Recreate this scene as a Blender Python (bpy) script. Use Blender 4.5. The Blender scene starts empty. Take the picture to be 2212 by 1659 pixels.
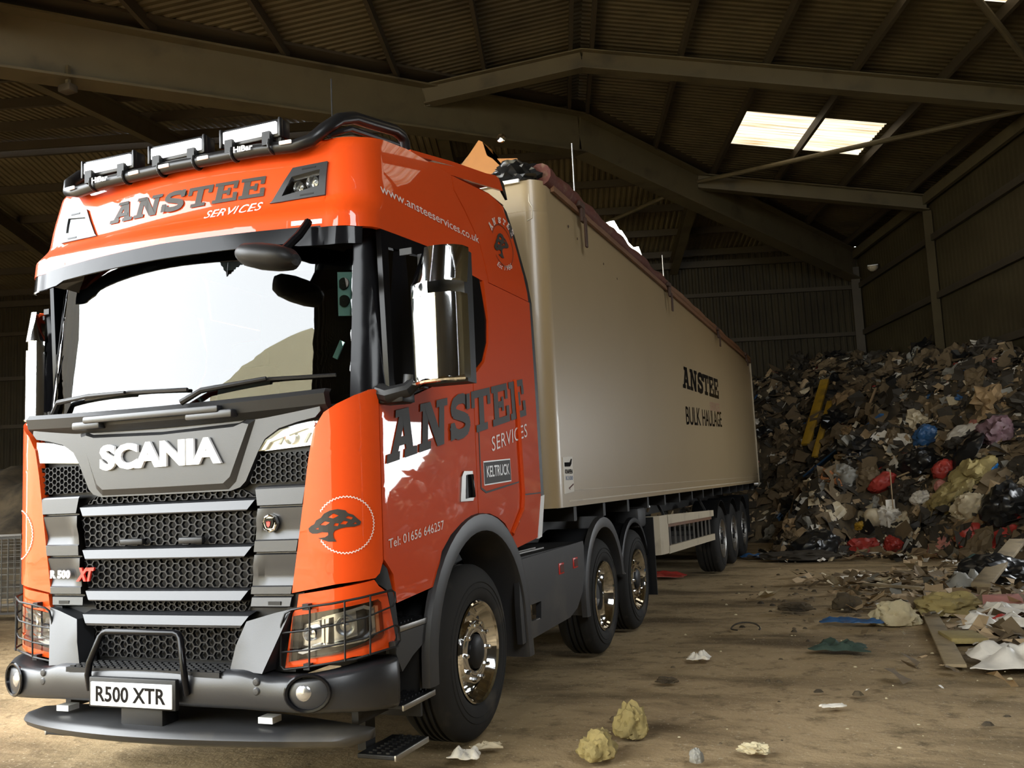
import bpy, bmesh, math, random
import numpy as np
from mathutils import Vector, Matrix, noise

# ------------------------------------------------------------------ camera, sky, exposure
SC = bpy.context.scene
COL = SC.collection
YB, JX, JY = -0.32135944, -1.83570823, 14.87855337      # the shed's own axes: u to the right wall, v to the back wall
CB, SB = math.cos(YB), math.sin(YB)
def B(u, v, z=0.0):
    return (JX + u*CB + v*SB, JY - u*SB + v*CB, z)

cam = bpy.data.cameras.new('camera')
cam_o = bpy.data.objects.new('camera', cam); COL.objects.link(cam_o)
cam.sensor_fit = 'HORIZONTAL'; cam.sensor_width = 36; cam.lens = 1958.95/2212*36
cam.clip_start = .05; cam.clip_end = 400
def _cam():
    y, p, r = -0.371086939, 0.110132267, -0.0460085121
    f = Vector((math.sin(y)*math.cos(p), math.cos(y)*math.cos(p), math.sin(p)))
    rt = Vector((math.cos(y), -math.sin(y), 0)); up = rt.cross(f)
    rt2 = math.cos(r)*rt + math.sin(r)*up; up2 = -math.sin(r)*rt + math.cos(r)*up
    m = Matrix((rt2, up2, -f)).transposed().to_4x4()
    m.translation = (3.55452156, -3.78422256, 1.54001827)
    cam_o.matrix_world = m
_cam()
SC.camera = cam_o

SKY = 17.0
world = bpy.data.worlds.new('overcast_sky'); SC.world = world; world.use_nodes = True
wb = world.node_tree.nodes['Background']
wb.inputs[0].default_value = (.93, .97, 1.0, 1); wb.inputs[1].default_value = SKY
SC.view_settings.view_transform = 'Standard'; SC.view_settings.look = 'None'
SC.view_settings.gamma = 1; SC.view_settings.use_curve_mapping = False
SC.view_settings.exposure = 0.0
cy = SC.cycles
cy.use_denoising = True
cy.max_bounces = 7; cy.diffuse_bounces = 5; cy.glossy_bounces = 4; cy.transmission_bounces = 4; cy.transparent_max_bounces = 12
cy.sample_clamp_indirect = 6.0; cy.caustics_reflective = False; cy.caustics_refractive = False

def portal(name, u, v, z, w, h, face):
    """daylight openings: portals only guide the sky's light, they give none of their own"""
    l = bpy.data.lights.new(name, 'AREA'); l.shape = 'RECTANGLE'; l.size = w; l.size_y = h; l.cycles.is_portal = True
    o = bpy.data.objects.new(name, l); COL.objects.link(o)
    d = Vector(B(*face)) - Vector(B(0, 0))
    o.rotation_euler = d.to_track_quat('-Z', 'Y').to_euler(); o.location = B(u, v, z)
portal('daylight_left_opening', -8.75, -16.6, 3.5, 10.8, 7.0, (1, 0))
portal('daylight_front_opening', -6.0, -22.15, 3.5, 5.2, 7.0, (0, 1))
portal('added_gable_opening', 2.9, -22.15, 6.7, 3.4, 3.8, (0, 1))  # unseen gap, added to brighten the near floor
portal('added_wing_opening', -16.5, -8.9, 2.6, 9.0, 5.2, (0, 1))  # unseen gap, added to bring daylight into the left wing
portal('daylight_right_opening', 8.75, -5.7, 2.1, 3.8, 1.65, (-1, 0))

# ------------------------------------------------------------------ helpers
def lerp(tab, z):
    for (z0, v0), (z1, v1) in zip(tab, tab[1:]):
        if z <= z1: return v0+(v1-v0)*max(0., (z-z0)/(z1-z0))
    return tab[-1][1]

class MB:
    """collects shapes; build() links them as one mesh object"""
    def __init__(s): s.v, s.f = [], []
    def add(s, vs, fs):
        n = len(s.v); s.v += [tuple(map(float, p)) for p in vs]; s.f += [tuple(i+n for i in f) for f in fs]; return s
    def box(s, c, d, R=None, bev=0.0):
        hx, hy, hz = d[0]/2, d[1]/2, d[2]/2
        if bev <= 0:
            P = [Vector((x*hx, y*hy, z*hz)) for z in (-1, 1) for y in (-1, 1) for x in (-1, 1)]
            F = [(0, 2, 3, 1), (4, 5, 7, 6), (0, 1, 5, 4), (2, 6, 7, 3), (0, 4, 6, 2), (1, 3, 7, 5)]
        else:
            bm = bmesh.new(); bmesh.ops.create_cube(bm, size=1)
            bmesh.ops.scale(bm, vec=d, verts=bm.verts)
            bmesh.ops.bevel(bm, geom=list(bm.edges), offset=bev, segments=2, affect='EDGES', profile=.5)
            bm.verts.index_update(); P = [v.co.copy() for v in bm.verts]; F = [[v.index for v in f.verts] for f in bm.faces]; bm.free()
        c = Vector(c)
        if R is not None: P = [R @ p for p in P]
        return s.add([p+c for p in P], F)
    def bar(s, a, b, w, h, up=(0, 0, 1), bev=0.0):
        a, b = Vector(a), Vector(b); d = (b-a); L = d.length; d.normalize(); up = Vector(up)
        x = d.cross(up)
        if x.length < 1e-4: x = d.cross(Vector((1, 0, 0)))
        x.normalize(); z = x.cross(d)
        return s.box((a+b)/2, (w, L, h), Matrix((x, d, z)).transposed(), bev)
    def tube(s, path, r, n=8, closed=False, cap=True):
        P = [Vector(p) for p in path]; m = len(P); rings = []; prev = None
        for i, p in enumerate(P):
            if closed: t = P[(i+1) % m]-P[i-1]
            else: t = P[min(i+1, m-1)]-P[max(i-1, 0)]
            t.normalize()
            if prev is None:
                x = t.orthogonal().normalized()
            else:
                x = prev - t*prev.dot(t)
                x = x.normalized() if x.length > 1e-5 else t.orthogonal().normalized()
            prev = x; y = t.cross(x); rr = r[i] if isinstance(r, (list, tuple)) else r
            rings.append([p + (x*math.cos(2*math.pi*k/n)+y*math.sin(2*math.pi*k/n))*rr for k in range(n)])
        V = [q for R in rings for q in R]; F = []
        for i in range(m if closed else m-1):
            j = (i+1) % m
            for k in range(n): F.append((i*n+k, i*n+(k+1) % n, j*n+(k+1) % n, j*n+k))
        if cap and not closed: F += [tuple(range(n))[::-1], tuple((m-1)*n+k for k in range(n))]
        return s.add(V, F)
    def lathe(s, prof, n=48, c=(0, 0, 0), axis='x', flip=1):
        """prof: (radius, along axis)"""
        V = []; c = Vector(c)
        for r, a in prof:
            for k in range(n):
                t = 2*math.pi*k/n
                if axis == 'x': q = Vector((a*flip, r*math.cos(t), r*math.sin(t)))
                elif axis == 'z': q = Vector((r*math.cos(t), r*math.sin(t), a*flip))
                else: q = Vector((r*math.cos(t), a*flip, r*math.sin(t)))
                V.append(c+q)
        F = [(i*n+k, i*n+(k+1) % n, (i+1)*n+(k+1) % n, (i+1)*n+k) for i in range(len(prof)-1) for k in range(n)]
        return s.add(V, F)
    def disc(s, c, r, axis='x', n=20, th=.01):
        return s.lathe([(0.0005, th), (r*.96, th), (r, th*.6), (r, 0), (.0005, 0)], n, c, axis)
    def prism(s, pts, d):
        """pts: 3D loop, d: extrusion vector"""
        n = len(pts); d = Vector(d); P = [Vector(p) for p in pts]
        bm = bmesh.new(); vs = [bm.verts.new(p) for p in P]; f = bm.faces.new(vs)
        r = bmesh.ops.triangulate(bm, faces=[f]); bm.verts.index_update()
        tri = [[v.index for v in g.verts] for g in bm.faces]; bm.free()
        return s.add(P+[p+d for p in P], tri+[[i+n for i in t[::-1]] for t in tri]+[(i, (i+1) % n, n+(i+1) % n, n+i) for i in range(n)])
    def grid(s, rows, th=None, close=False):
        """rows of equal length -> quads; th = thickness vector for a solid sheet"""
        m, n = len(rows), len(rows[0]); V = [Vector(p) for R in rows for p in R]
        F = [(i*n+k, i*n+k+1, (i+1)*n+k+1, (i+1)*n+k) for i in range(m-1) for k in range(n-1)]
        if close: F += [(i*n+n-1, i*n, (i+1)*n, (i+1)*n+n-1) for i in range(m-1)]
        if th is None: return s.add(V, F)
        N = m*n; t = Vector(th)
        F2 = [tuple(i+N for i in f[::-1]) for f in F]
        E = [(i*n, (i+1)*n) for i in range(m-1)]+[((i+1)*n+n-1, i*n+n-1) for i in range(m-1)]+[(k+1, k) for k in range(n-1)]+[((m-1)*n+k, (m-1)*n+k+1) for k in range(n-1)]
        return s.add(V+[p+t for p in V], F+F2+[(a, b, b+N, a+N) for a, b in E])
    def mirror(s):
        n = len(s.v); s.v += [(-x, y, z) for x, y, z in s.v]; s.f += [tuple(i+n for i in f[::-1]) for f in s.f]; return s
    def build(s, name, mat, parent=None, smooth=35, recalc=True):
        me = bpy.data.meshes.new(name); me.from_pydata(s.v, [], s.f)
        if recalc:
            bm = bmesh.new(); bm.from_mesh(me); bmesh.ops.recalc_face_normals(bm, faces=bm.faces); bm.to_mesh(me); bm.free()
        if mat is not None: me.materials.append(mat)
        if smooth:
            me.polygons.foreach_set('use_smooth', [True]*len(me.polygons)); me.set_sharp_from_angle(angle=math.radians(smooth))
        o = bpy.data.objects.new(name, me); COL.objects.link(o)
        if parent is not None: o.parent = parent
        return o

def tag(o, label=None, cat=None, group=None, kind=None):
    if label: o['label'] = label
    if cat: o['category'] = cat
    if group: o['group'] = group
    if kind: o['kind'] = kind
    return o
def empty(name, loc=(0, 0, 0), rz=0, parent=None):
    o = bpy.data.objects.new(name, None); COL.objects.link(o); o.location = loc; o.rotation_euler.z = rz
    o.empty_display_size = .2
    if parent: o.parent = parent
    return o
def copy_tree(o, parent=None):
    c = o.copy(); COL.objects.link(c)
    if parent: c.parent = parent
    for ch in list(o.children): copy_tree(ch, c)
    return c

# ------------------------------------------------------------------ materials
def mat(name, col, rough=.5, metal=0., coat=0., spec=.5, var=0., vscale=6., bump=0., bscale=40., emit=0., dirt=None, dscale=3., dlo=.5, dhi=.7):
    m = bpy.data.materials.new(name); m.use_nodes = True; nt = m.node_tree; b = nt.nodes['Principled BSDF']
    b.inputs['Base Color'].default_value = (*col, 1); b.inputs['Roughness'].default_value = rough
    b.inputs['Metallic'].default_value = metal; b.inputs['Coat Weight'].default_value = coat; b.inputs['Coat Roughness'].default_value = .02
    b.inputs['Specular IOR Level'].default_value = spec
    if emit: b.inputs['Emission Color'].default_value = (*col, 1); b.inputs['Emission Strength'].default_value = emit
    tc = nt.nodes.new('ShaderNodeTexCoord')
    if var or dirt:
        n = nt.nodes.new('ShaderNodeTexNoise'); n.inputs['Scale'].default_value = vscale; n.inputs['Detail'].default_value = 5
        nt.links.new(tc.outputs['Object'], n.inputs['Vector'])
        mx = nt.nodes.new('ShaderNodeMix'); mx.data_type = 'RGBA'
        mx.inputs['A'].default_value = (*[c*(1-var) for c in col], 1); mx.inputs['B'].default_value = (*[min(1, c*(1+var)) for c in col], 1)
        nt.links.new(n.outputs['Fac'], mx.inputs['Factor']); last = mx.outputs['Result']
        if dirt:
            n2 = nt.nodes.new('ShaderNodeTexNoise'); n2.inputs['Scale'].default_value = dscale; n2.inputs['Detail'].default_value = 7
            nt.links.new(tc.outputs['Object'], n2.inputs['Vector'])
            r = nt.nodes.new('ShaderNodeMapRange'); r.inputs['From Min'].default_value = dlo; r.inputs['From Max'].default_value = dhi
            nt.links.new(n2.outputs['Fac'], r.inputs['Value'])
            m2 = nt.nodes.new('ShaderNodeMix'); m2.data_type = 'RGBA'; m2.inputs['B'].default_value = (*dirt, 1)
            nt.links.new(r.outputs['Result'], m2.inputs['Factor']); nt.links.new(last, m2.inputs['A']); last = m2.outputs['Result']
        nt.links.new(last, b.inputs['Base Color'])
    if bump:
        n3 = nt.nodes.new('ShaderNodeTexNoise'); n3.inputs['Scale'].default_value = bscale; n3.inputs['Detail'].default_value = 4
        nt.links.new(tc.outputs['Object'], n3.inputs['Vector'])
        bp = nt.nodes.new('ShaderNodeBump'); bp.inputs['Strength'].default_value = bump; bp.inputs['Distance'].default_value = .02
        nt.links.new(n3.outputs['Fac'], bp.inputs['Height']); nt.links.new(bp.outputs['Normal'], b.inputs['Normal'])
    return m
def glass(name, tint=(.5, .55, .52), ior=1.5, dark=1.0):
    """clear sheet: sees through with a tint, mirrors by Fresnel"""
    m = bpy.data.materials.new(name); m.use_nodes = True; nt = m.node_tree; nt.nodes.clear()
    o = nt.nodes.new('ShaderNodeOutputMaterial'); mx = nt.nodes.new('ShaderNodeMixShader'); f = nt.nodes.new('ShaderNodeFresnel'); f.inputs['IOR'].default_value = ior
    t = nt.nodes.new('ShaderNodeBsdfTransparent'); t.inputs[0].default_value = (*[c*dark for c in tint], 1)
    g = nt.nodes.new('ShaderNodeBsdfGlossy'); g.inputs['Roughness'].default_value = .0; g.inputs['Color'].default_value = (1, 1, 1, 1)
    nt.links.new(f.outputs[0], mx.inputs[0]); nt.links.new(t.outputs[0], mx.inputs[1]); nt.links.new(g.outputs[0], mx.inputs[2]); nt.links.new(mx.outputs[0], o.inputs[0])
    return m

M = dict(
    orange=mat('orange_paint', (.58, .058, .0062), .5, coat=.8, spec=.1),
    black=mat('black_plastic', (.009, .009, .0095), .46, spec=.28, bump=.03, bscale=120),
    gloss=mat('gloss_black', (.005, .005, .006), .14, spec=.16),
    bar=mat('satin_black', (.010, .010, .011), .33, spec=.35),
    grey=mat('anthracite_plastic', (.0175, .018, .020), .35, var=.08, bump=.02, bscale=160),
    mesh=mat('grille_mesh', (.011, .011, .012), .45, spec=.25),
    skirt=mat('skirt_plastic', (.022, .022, .023), .42, var=.12, vscale=3, dirt=(.08, .07, .055), dscale=2, dlo=.55, dhi=.8),
    rubber=mat('tyre_rubber', (.014, .0132, .012), .78, spec=.3, var=.25, vscale=8, dirt=(.06, .05, .036), dscale=4, dlo=.58, dhi=.8),
    chrome=mat('chrome', (.85, .85, .84), .07, metal=1.),
    steel=mat('dull_steel', (.35, .34, .32), .4, metal=1., var=.15),
    white=mat('white_plastic', (.8, .8, .79), .4),
    letter_white=mat('white_letter', (.82, .82, .82), .35),
    letter_pink=mat('pale_letter', (.72, .60, .55), .4),
    letter_grey=mat('dark_grey_letter', (.035, .031, .027), .5, spec=.2),
    red=mat('red_badge', (.6, .03, .02), .35),
    amber=mat('amber_lens', (.7, .25, .03), .2),
    lens=mat('lamp_reflector', (.55, .56, .58), .22, metal=.9),
    lamp_dark=mat('lamp_housing', (.05, .048, .045), .2, coat=.5),
    led=mat('led_lens', (.95, .97, 1.0), .2, emit=1.1),
    marker=mat('marker_lens', (.9, .9, .88), .2, emit=.25),
    plate=mat('plate_white', (.78, .79, .8), .35),
    interior=mat('cab_trim', (.03, .028, .026), .7),
    aqua=mat('aqua_card', (.35, .62, .60), .5),
    trailer=mat('trailer_paint', (.315, .235, .13), .36, var=.04, vscale=1.2, coat=.1, dirt=(.28, .206, .11), dscale=.7, dlo=.5, dhi=.9),
    trailer_white=mat('bulkhead_paint', (.78, .76, .72), .35, var=.04),
    rust=mat('rusty_tarpaulin', (.085, .016, .008), .7, var=.35, vscale=12, dirt=(.17, .10, .06), dscale=9, dlo=.6, dhi=.75, bump=.3, bscale=30),
    wood_rail=mat('brown_rail', (.16, .075, .035), .6, var=.3, vscale=8),
    strap=mat('brown_strap', (.05, .022, .012), .7, var=.3),
    chassis=mat('chassis_black', (.012, .011, .01), .6, var=.3, vscale=5),
    guard=mat('guard_cream', (.50, .43, .31), .45, var=.08, dirt=(.25, .2, .14), dscale=3, dlo=.55, dhi=.8),
    beam=mat('painted_beam', (.095, .076, .04), .6, var=.2, vscale=2, dirt=(.035, .027, .016), dscale=1.6, dlo=.55, dhi=.8),
    purlin=mat('purlin_steel', (.045, .034, .02), .65, var=.25, vscale=2),
    glass=glass('cab_glass', (.42, .46, .43), 1.62),
    glass_dark=glass('side_glass', (.16, .17, .16)),
    lampglass=glass('lamp_glass', (.92, .93, .93)),
)
# ------------------------------------------------------------------ the shed
HT, TP, W = 9.6, 0.16351366, 8.61
def sheet_mat(name, col, var, dirt, rough=.6):
    return mat(name, col, rough, var=var, vscale=1.2, dirt=dirt, dscale=.8, dlo=.45, dhi=.75, spec=.3)
M['roof'] = sheet_mat('roof_sheet', (.075, .059, .03), .3, (.034, .025, .012))
M['wall'] = sheet_mat('wall_sheet', (.035, .027, .013), .2, (.02, .015, .007))
M['concrete'] = mat('wall_panel', (.06, .047, .023), .8, var=.15, vscale=1.1, dirt=(.04, .03, .014), dscale=.7, dlo=.45, dhi=.75, spec=.2)
def st(o, label, cat): return tag(o, label, cat, kind='structure')

# floor: packed earth, gently uneven
def floor_mat():
    m = bpy.data.materials.new('packed_earth'); m.use_nodes = True; nt = m.node_tree; b = nt.nodes['Principled BSDF']; L = nt.links.new
    tc = nt.nodes.new('ShaderNodeTexCoord')
    def nz(sc, det, sx=1, rough=.6):
        mp = nt.nodes.new('ShaderNodeMapping'); mp.inputs['Rotation'].default_value = (0, 0, .25); mp.inputs['Scale'].default_value = (sx, 1, 1); L(tc.outputs['Object'], mp.inputs['Vector'])
        n = nt.nodes.new('ShaderNodeTexNoise'); n.inputs['Scale'].default_value = sc; n.inputs['Detail'].default_value = det; n.inputs['Roughness'].default_value = rough; L(mp.outputs[0], n.inputs['Vector']); return n.outputs['Fac']
    def ramp(f, lo, hi):
        r = nt.nodes.new('ShaderNodeMapRange'); r.inputs['From Min'].default_value = lo; r.inputs['From Max'].default_value = hi; L(f, r.inputs['Value']); return r.outputs[0]
    def mix(f, a, c):
        x = nt.nodes.new('ShaderNodeMix'); x.data_type = 'RGBA'; L(f, x.inputs['Factor'])
        for k, q in (('A', a), ('B', c)):
            if isinstance(q, tuple): x.inputs[k].default_value = (*q, 1)
            else: L(q, x.inputs[k])
        return x.outputs['Result']
    c = mix(ramp(nz(.5, 6), .35, .65), (.41, .302, .168), (.295, .214, .112))
    c = mix(ramp(nz(1.3, 8, .35), .47, .64), c, (.12, .083, .04))
    c = mix(ramp(nz(6, 9, 1, .72), .52, .70), c, (.12, .085, .042))
    c = mix(ramp(nz(45, 3), .62, .72), c, (.50, .42, .29))
    L(c, b.inputs['Base Color']); b.inputs['Roughness'].default_value = .85; b.inputs['Specular IOR Level'].default_value = .25
    bp = nt.nodes.new('ShaderNodeBump'); bp.inputs['Strength'].default_value = .7; bp.inputs['Distance'].default_value = .03
    L(nz(7, 9, 1, .65), bp.inputs['Height']); L(bp.outputs[0], b.inputs['Normal'])
    return m
M['floor'] = floor_mat()
mb = MB()
def axis(lo, hi, f0, f1, fine, coarse):
    a = [lo]
    while a[-1] < hi-1e-6: a.append(min(hi, a[-1]+(fine if f0 <= a[-1] < f1 else coarse)))
    return a
us, vs = axis(-34, 24, -6, 9, .25, 3), axis(-60, 9, -16, 2, .25, 3)
mb.grid([[Vector(B(u, v, -.028+.022*noise.noise((u*.6, v*.6, 0))-.02*abs(noise.noise((u*.25, v*1.1, 5))))) for u in us] for v in vs])
st(mb.build('floor', M['floor'], smooth=60), 'brown packed earth floor with dusty scuffs and tyre tracks', 'floor')

# corrugated sheets: h is the rib height, ribs run along the second coordinate
def ribs(a, b, p=.2):
    out = []; n = max(1, round((b-a)/p))
    for i in range(n):
        x = a+(b-a)*i/n; d = (b-a)/n
        out += [(x, 0), (x+d*.35, 0), (x+d*.5, 1), (x+d*.85, 1)]
    return out+[(b, 0)]
H = .03
def roofz(d): return HT+.2-TP*d
def slope(name, label, side, along, lo, cut, holes=(), m=None):
    """one roof plane; along='v': ribs repeat along v and run down the slope in u"""
    mb = MB(); mh = [MB() for _ in holes]
    R = ribs(lo, 8.75 if cut == 'hip' else 0.0, .15)
    for (x0, h0), (x1, h1) in zip(R, R[1:]):
        seg = [(None, None)]
        xm = (x0+x1)/2
        def span(x):
            if cut == 'hip': return max(0.0, x), 8.75
            return 0.0, min(8.75, -x)                                     # valley: the slope ends where x = -d
        def quad(target, a, c):
            pts = []
            for x, h, d in ((x0, h0, a), (x1, h1, a), (x1, h1, c), (x0, h0, c)):
                s0, s1 = span(x); d = min(max(d, s0), s1); z = roofz(d)+H*h
                pts.append(B(side*d, x, z) if along == 'v' else B(x, side*d, z))
            target.add(pts, [(0, 1, 2, 3)])
        cutp = [0.0, 8.75]
        for k, (h0_, h1_, d0, d1) in enumerate(holes):
            if h0_ <= xm <= h1_:
                quad(mb, 0, d0); quad(mb, d1, 8.75); quad(mh[k], d0, d1); break
        else: quad(mb, 0, 8.75)
    o = st(mb.build(name, m or M['roof'], smooth=0), label, 'ceiling')
    return o, mh
def skylight_mat():
    m = bpy.data.materials.new('translucent_sheet'); m.use_nodes = True; nt = m.node_tree; b = nt.nodes['Principled BSDF']; L = nt.links.new
    tc = nt.nodes.new('ShaderNodeTexCoord'); m0 = nt.nodes.new('ShaderNodeMapping'); m0.inputs['Rotation'].default_value = (0, 0, YB); L(tc.outputs['Object'], m0.inputs[0])
    mp = nt.nodes.new('ShaderNodeMapping'); mp.inputs['Scale'].default_value = (.22, 7, 0); L(m0.outputs[0], mp.inputs[0])
    n = nt.nodes.new('ShaderNodeTexNoise'); n.inputs['Scale'].default_value = 2.2; n.inputs['Detail'].default_value = 5; L(mp.outputs[0], n.inputs['Vector'])
    r = nt.nodes.new('ShaderNodeValToRGB'); e = r.color_ramp.elements; e[0].position = .34; e[0].color = (.42, .28, .13, 1); e[1].position = .56; e[1].color = (1, .90, .70, 1); L(n.outputs['Fac'], r.inputs[0])
    L(r.outputs[0], b.inputs['Emission Color']); b.inputs['Emission Strength'].default_value = 1.5; b.inputs['Base Color'].default_value = (.5, .42, .3, 1); b.inputs['Roughness'].default_value = .4
    return m
M['skylight'] = skylight_mat()
_, sk = slope('ceiling_right', 'corrugated roof slope over the right side with two lit skylights', 1, 'v', -22, 'hip', ((-.56, 1.3, 3.52, 6.45), (-7.4, -5.46, 3.52, 6.6)))
st(sk[0].build('window_1', M['skylight'], smooth=0), 'lit translucent skylight sheets crossed by a purlin, above the white trailer', 'skylight')
st(sk[1].build('window_2', M['skylight'], smooth=0), 'lit translucent skylight cut off by the top right corner of the photo', 'skylight')
slope('ceiling_left', 'corrugated roof slope above the truck, left of the ridge', -1, 'v', -22, 'valley')
M['roof_lightened'] = sheet_mat('roof_sheet_lightened', (.16, .13, .075), .3, (.08, .062, .034))  # lighter copy of the roof sheet, brightness put into the colour
slope('ceiling_back', 'dark corrugated hipped roof slope falling to the back wall', 1, 'u', -26, 'hip', m=M['roof_lightened'])
slope('ceiling_wing', 'dark corrugated roof slope of the left wing below the big diagonal rafter', -1, 'u', -26, 'valley', m=M['roof_lightened'])

def wall(name, label, pieces, m, rib=.03):
    """pieces: (axis, const, a, b, z0, z1 or function of position)"""
    mb = MB()
    for ax, c, a, b, z0, z1 in pieces:
        R = ribs(a, b, .2)
        for (x0, h0), (x1, h1) in zip(R, R[1:]):
            P = []
            for x, h, top in ((x0, h0, 0), (x1, h1, 0), (x1, h1, 1), (x0, h0, 1)):
                z = (z1(x) if callable(z1) else z1) if top else z0
                cc = c+(1 if c > 0 else -1)*h*rib
                P.append(B(cc, x, z) if ax == 'u' else B(x, cc, z))
            mb.add(P, [(0, 1, 2, 3)])
    return st(mb.build(name, m, smooth=0), label, 'wall')
EZ = roofz(W)
wall('wall_right', 'long tan sheeted wall behind the rubbish on the right side', [('u', W+.1, -22, -7.6, -.2, EZ), ('u', W+.1, -7.6, -3.8, -.2, 1.3), ('u', W+.1, -7.6, -3.8, 2.95, EZ+.05), ('u', W+.1, -3.8, W+.1, -.2, EZ+.05)], M['concrete'], .003)
wall('wall_back', 'dark ribbed back wall beyond the trailer', [('v', W+.1, -26, W+.1, -.2, EZ-.004)], M['wall'])
wall('wall_left', 'ribbed wall at the inner corner left of the truck', [('u', -W-.1, -22, -11.2, 7.0, EZ+.03), ('u', -W-.1, -11.2, -W-.1, -.2, EZ+.03)], M['wall'])
wall('wall_front', 'ribbed gable wall behind the photographer beside the open entrance', [('v', -22.02, -W-.1, -3.5, 7.0, lambda u: roofz(abs(u))), ('v', -22.02, -3.5, 0.0, -.2, lambda u: roofz(abs(u))), ('v', -22.02, 0.0, 1.2, -.2, lambda u: roofz(abs(u))), ('v', -22.02, 1.2, 4.6, -.2, 4.8), ('v', -22.02, 1.2, 4.6, 8.6, lambda u: roofz(abs(u))), ('v', -22.02, 4.6, W+.1, -.2, lambda u: roofz(abs(u)))], M['wall'])  # high gap right of the ridge is added to light the floor
wall('wall_wing', 'ribbed wall of the left wing', [('v', -W-.1, -26, -21, -.2, EZ+.03), ('v', -W-.1, -21, -12, 5.2, EZ+.03), ('v', -W-.1, -12, -W-.1, -.2, EZ+.03), ('u', -26.02, -W-.1, W+.1, -.2, lambda v: roofz(abs(v)))], M['wall'])  # wide low gap is added to brighten the wing

# steel frame
def ibeam(name, pts, depth, width, label, mt='beam', web=.02, fl=.025, cat='roof beam'):
    mb = MB()
    for a, b in zip(pts, pts[1:]):
        a, b = Vector(a), Vector(b)
        mb.bar(a-Vector((0, 0, fl/2)), b-Vector((0, 0, fl/2)), width, fl); mb.bar(a-Vector((0, 0, depth-fl/2)), b-Vector((0, 0, depth-fl/2)), width, fl)
        mb.bar(a-Vector((0, 0, depth/2)), b-Vector((0, 0, depth/2)), web, depth-2*fl)
    return st(mb.build(name, M[mt], smooth=0), label, cat)
def S(u, v, d): return B(u, v, HT-TP*d)
ibeam('hip_rafter', [S(0, 0, 0), S(W, W, W)], .9, .42, 'deep painted rafter falling from the ridge bend to the far back corner', fl=.035)
ibeam('valley_rafter', [S(-W, -W, W), S(0, 0, 0)], .9, .42, 'deep diagonal rafter running overhead from the top left to the ridge bend', fl=.035)
ibeam('rafter', [S(-3.0, -3.03, 3.0), S(0, -3.03, 0)], .38, .25, 'short rafter from the diagonal beam up to the ridge')
ibeam('rafter', [S(0, -3.03, 0), S(W, -3.03, W)], .38, .25, 'long rafter from the ridge across the top to the right wall')
ibeam('rafter', [S(3.03, 3.03, 3.03), S(W, 3.03, W)], .38, .25, 'rafter from the hip beam level across to the right wall under the skylight')
ibeam('rafter', [S(3.03, 3.03, 3.03), S(3.03, W, W)], .38, .25, 'rafter from the hip beam to the dark back wall behind the trailer')
ibeam('rafter', [S(-3.03, -3.03, 3.03), S(-3.03, 0, 0), S(-3.03, W, W)], .38, .25, 'rafter crossing behind the orange cab roof')
ordn = ['first', 'second', 'third']
for k, u in enumerate((-8.85, -14.9, -21.)):
    ibeam('rafter', [S(u, -W, W), S(u, 0, 0), S(u, W, W)], .42, .18, ordn[k]+' rafter of the left wing counted from the truck')
    for v in (-W+.12, W-.12):
        st(MB().bar(B(u, v, -.1), B(u, v, EZ-.5), .2, .3).build('column', M['beam'], smooth=0), '%s left wing column on the %s wall' % (ordn[k], 'near' if v < 0 else 'back'), 'column')
for k, v in enumerate((-9.1, -15.1, -21.2)):
    ibeam('rafter', [S(-W, v, W), S(0, v, 0), S(W, v, W)], .45, .18, 'overhead rafter of the %s frame out of the photo' % ordn[k])
for v, t in ((3.03, 'tan column on the right wall below the far rafter'), (-3.03, 'tan column on the right wall below the near rafter'), (-9.4, 'column beside the side door'), (-15.1, 'column on the right wall by the photographer')):
    st(MB().bar(B(W-.02, v, -.1), B(W-.02, v, EZ-.6), .16, .2).build('column', M['concrete'], smooth=0), t, 'column')
st(MB().bar(B(W-.05, W-.05, -.1), B(W-.05, W-.05, EZ-.7), .25, .25).build('column', M['purlin'], smooth=0), 'column in the far back corner', 'column')
st(MB().bar(B(-W, -W-.05, -.1), B(-W, -W-.05, EZ-.7), .3, .3).build('column', M['beam'], smooth=0), 'column at the inner corner left of the truck', 'column')
for a, b, t in (((3.03, 3.03), (W, -3.03), 'round brace pole crossing below the lit skylight'), ((3.03, 3.03), (-3.03, W), 'round brace pole running left above the trailer'), ((3.6, -8.6), (W, -3.03), 'round brace pole in the top right corner'), ((-3.03, -9.1), (-W, -9.1), 'round brace pole out of sight overhead')):
    d0, d1 = max(map(abs, a)) if a[0]*a[1] > 0 else abs(a[0]), max(map(abs, b))
    st(MB().tube([S(*a, d0+1.2), S(*b, d1+1.2)], .055, 10).build('brace_pole', M['beam']), t, 'brace')
st(MB().bar(B(0, -22, HT+.24), B(0, .3, HT+.24), .5, .02).build('ridge_cap', M['roof'], smooth=0), 'ridge capping along the top of the roof', 'roof')
for a_, b_, t in ((0, W, 'hip capping from the ridge bend to the far back corner'), (-W, 0, 'valley lining above the big diagonal rafter')):
    st(MB().bar(B(a_, a_, roofz(abs(a_))+.0), B(b_, b_, roofz(abs(b_))+.0), .55, .05).build('ridge_cap', M['purlin'], smooth=0), t, 'roof')
cnt = ['pair of ridge purlins', 'first purlin', 'second purlin', 'third purlin', 'fourth purlin', 'fifth purlin']
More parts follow.
